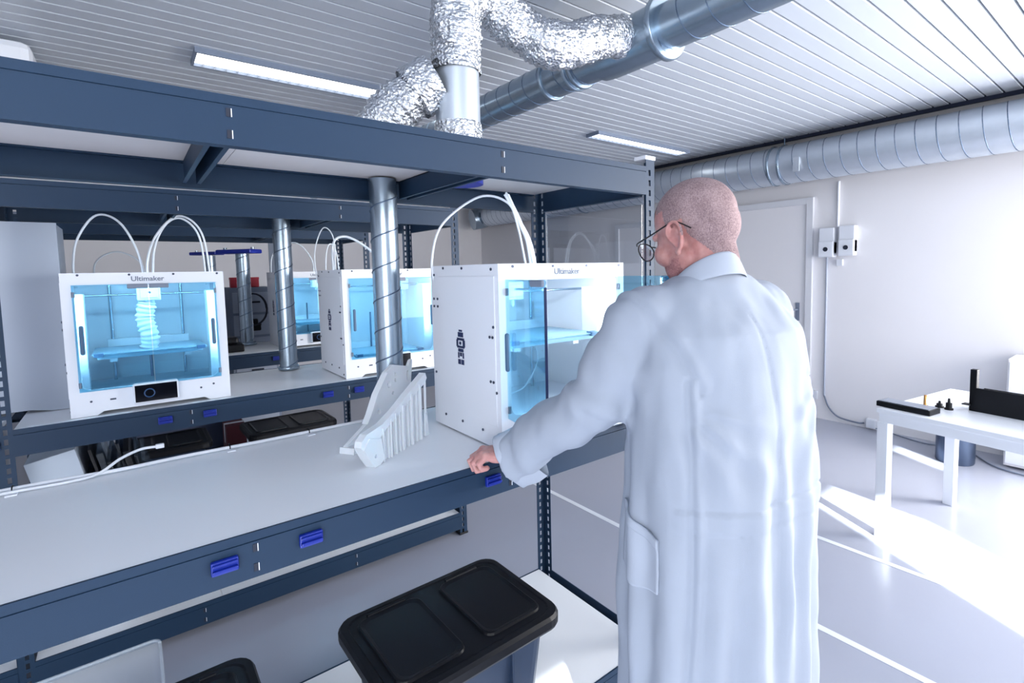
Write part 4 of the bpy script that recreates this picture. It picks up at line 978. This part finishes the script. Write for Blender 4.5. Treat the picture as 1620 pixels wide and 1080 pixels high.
# sleeve creases
sw_ = 1-smoothstep(.085, .12, arm)
ang = (rel_@np.array((.3, .5, .8)))*16
disp += sw_*(.0065*np.sin(sl_t*30+2.2*np.sin(ang)+1.3*np.sin(ang*.37))*ridge(sl_t-.50, .17)+.004*np.sin(sl_t*44+2.5*np.sin(ang*1.3))*ridge(sl_t-.93, .12)+.005*np.sin(sl_t*26+1.8*np.sin(ang*.8+1))*ridge(sl_t-.18, .14))
nz = np.array([noise.noise(Vector((p[0]*9, p[1]*9, p[2]*3.2))) + .45*noise.noise(Vector((p[0]*26, p[1]*26, p[2]*11))) for p in cv])
disp += nz*np.where(arm < .10, .008, .010)
# flared cuff sag on the left sleeve
cv2 = cv+cn_*disp[:, None]
tc_ = np.clip((sl_t-.72)/.28, 0, 1)*(dB < .10)*(dA > .1); cv2[:, 2] -= tc_**1.6*.022; 
low = tc_*np.clip((WRL.z+.02-cv2[:, 2])/.06, 0, 1); cv2[:, 2] -= low*.022
# open hem below
hem = zz < .412
hs = set(np.nonzero(hem)[0].tolist()); cf_ = [q for q in cf_ if not all(i in hs for i in q)]
coat = setmesh('lab_coat', cv2-np.array(OM), cf_, M_coat, man)
# pocket on the left flank: a patch lifted off the coat
def patch(name, cond, off, thick, m=M_coatseam):
    ks = set(np.nonzero(cond)[0].tolist()); fs = [q for q in cf_ if all(i in ks for i in q)]
    if not fs: return None
    us = sorted({i for q in fs for i in q}); mi = {i: k for k, i in enumerate(us)}
    o = setmesh(name, (cv2[us]+cn_[us]*off)-np.array(OM), [tuple(mi[i] for i in q) for q in fs], m, coat)
    s_ = o.modifiers.new('t', 'SOLIDIFY'); s_.thickness = thick; s_.offset = 1
    sm_ = o.modifiers.new('s', 'SMOOTH'); sm_.iterations = 2; sm_.factor = .4
    return o
from mathutils.bvhtree import BVHTree
bvh = BVHTree.FromPolygons([tuple(p) for p in cv2], cf_)
def surf(t_, z_, off):
    dv = (LVc*math.sin(t_)-FV*math.cos(t_)); o_ = mp(0, 0, z_)+dv*.6
    h_ = bvh.ray_cast(o_, -dv); p_ = h_[0] if h_[0] else o_-dv*.4
    return p_+dv*off
def grid_patch(name, t0, t1, ztop, zbot, off, th_, m=M_coatseam, nx=18, nz_=22):
    V = []; 
    for j in range(nz_+1):
        for i_ in range(nx+1):
            a_ = i_/nx; b_ = j/nz_; inset = 0
            zt, zb = ztop(a_), zbot(a_); z_ = zt+(zb-zt)*b_
            V.append(tuple(surf(t0+(t1-t0)*a_, z_, off)-OM))
    F = [(j*(nx+1)+i_, (j+1)*(nx+1)+i_, (j+1)*(nx+1)+i_+1, j*(nx+1)+i_+1) for j in range(nz_) for i_ in range(nx)]
    me = bpy.data.meshes.new(name); me.from_pydata(V, [], F); me.polygons.foreach_set('use_smooth', [True]*len(F)); me.materials.append(m)
    o = ob(name, me, coat); s1 = o.modifiers.new('s', 'SMOOTH'); s1.iterations = 4; s1.factor = .5
    s_ = o.modifiers.new('t', 'SOLIDIFY'); s_.thickness = th_; s_.offset = 0; return o
zt_ = lambda a: .985-.035*(1-a)
grid_patch('pocket', 1.28, 1.93, zt_, lambda a: .835-.018*(1-abs(2*a-1)), .003, .004)
grid_patch('pocket_hem', 1.28, 1.93, lambda a: zt_(a)+.001, lambda a: zt_(a)-.024, .0055, .003, nz_=4)
# collar
col = MB(); nr = 48
def cring(r_a, r_b, z, tilt, cf=.034, gap=.35, sp=0.):
    R_ = []
    for k in range(nr+1):
        t_ = PI/2+gap+(2*PI-2*gap)*k/nr  # opening at the front
        R_.append(mp(.006+r_a*math.cos(t_), cf+r_b*math.sin(t_), z+tilt*r_b*math.sin(t_)*1.0+sp*max(0, math.sin(t_))))
    return R_
rows = [cring(.070, .068, 1.470, -.30), cring(.064, .066, 1.484, -.62), cring(.067, .069, 1.490, -.66), cring(.074, .076, 1.484, -.64), cring(.086, .088, 1.458, -.54), cring(.095, .096, 1.442, -.46), cring(.093, .094, 1.439, -.46), cring(.086, .084, 1.452, -.52), cring(.070, .070, 1.476, -.60)]
V = [tuple(p) for r_ in rows for p in r_]; N1 = nr+1
col.add(V, [(i*N1+k, i*N1+k+1, (i+1)*N1+k+1, (i+1)*N1+k) for i in range(len(rows)-1) for k in range(nr)], True)
col.v = [tuple(Vector(p)-OM) for p in col.v]
co = col.obj('collar', M_coatseam, coat); s_ = co.modifiers.new('t', 'SOLIDIFY'); s_.thickness = .003; s2 = co.modifiers.new('s', 'SUBSURF'); s2.levels = 1; s2.render_levels = 1
# cuff of the left sleeve: open, turned mouth around the wrist
def cuff(wr, d, r0, r1, sag, ln, back_=.02):
    d = d.normalized(); u_ = d.cross(UP).normalized(); w_ = u_.cross(d).normalized()
    if w_.z < 0: w_ = -w_
    cb_ = MB(); prof_ = [(-back_-.03, r0*.93), (-back_, r0), (ln*.5, r1), (ln, r1*1.02), (ln+.002, r1*.99), (ln-.004, r1*.95), (ln*.3, r1*.82), (-.01, r0*.5)]
    rs_ = []
    for (a_, r_) in prof_:
        rr_ = []
        for k in range(40):
            t_ = 2*PI*k/40; sg = max(0, -math.sin(t_))
            ww = 1+.05*math.sin(3*t_+1)+.03*math.sin(7*t_)
            rr_.append(tuple(wr+d*(a_+.012*math.sin(t_)*0-sg*.01)+u_*math.cos(t_)*r_*ww+w_*math.sin(t_)*r_*ww*(1+sag*sg)-Vector((0, 0, .012))-OM))
        rs_.append(rr_)
    loft(cb_, rs_, cap0=False, cap1=True, sm=True); return cb_.obj('cuff', M_coatseam, coat)
cuff(WRL, dL*.55+Vector((-.45, .15, -.1)), .062, .060, .55, .026)
cuff(WRR-dR*.03, dR, .054, .054, .1, .02)
# trousers, shoes
tr_m = MB(); 
for s_ in (-1, 1): tr_m.tube([mp(s_*.085, 0, .93), mp(s_*.09, .0, .80), mp(s_*.10, .005, .55), mp(s_*.105, -.005, .30), mp(s_*.105, -.01, .08)], [.105, .10, .082, .072, .068], 20)
tv, tn, tf = voxel(tr_m, .010, 3, .5)
tnz = np.array([noise.noise(Vector((p[0]*14, p[1]*14, p[2]*9))) for p in tv]); setmesh('trousers', tv+tn*(tnz*.008)[:, None]-np.array(OM), tf, M_trouser, man)
for s_ in (-1, 1):
    sm_ = MB().ell(mp(s_*.105, -.02, .045), (.05, .045, .045), None, 16, 10).ell(mp(s_*.108, .06, .04), (.052, .052, .036), None, 16, 10).ell(mp(s_*.112, .14, .032), (.048, .060, .028), None, 16, 10).tube([mp(s_*.105, -.02, .04), mp(s_*.112, .14, .03)], [.045, .042], 16)
    sv, sn, sf = voxel(sm_, .006, 3, .5); sv[:, 2] = np.maximum(sv[:, 2], .006); so_ = setmesh('shoe', sv-np.array(OM), sf, M_shoe, man)
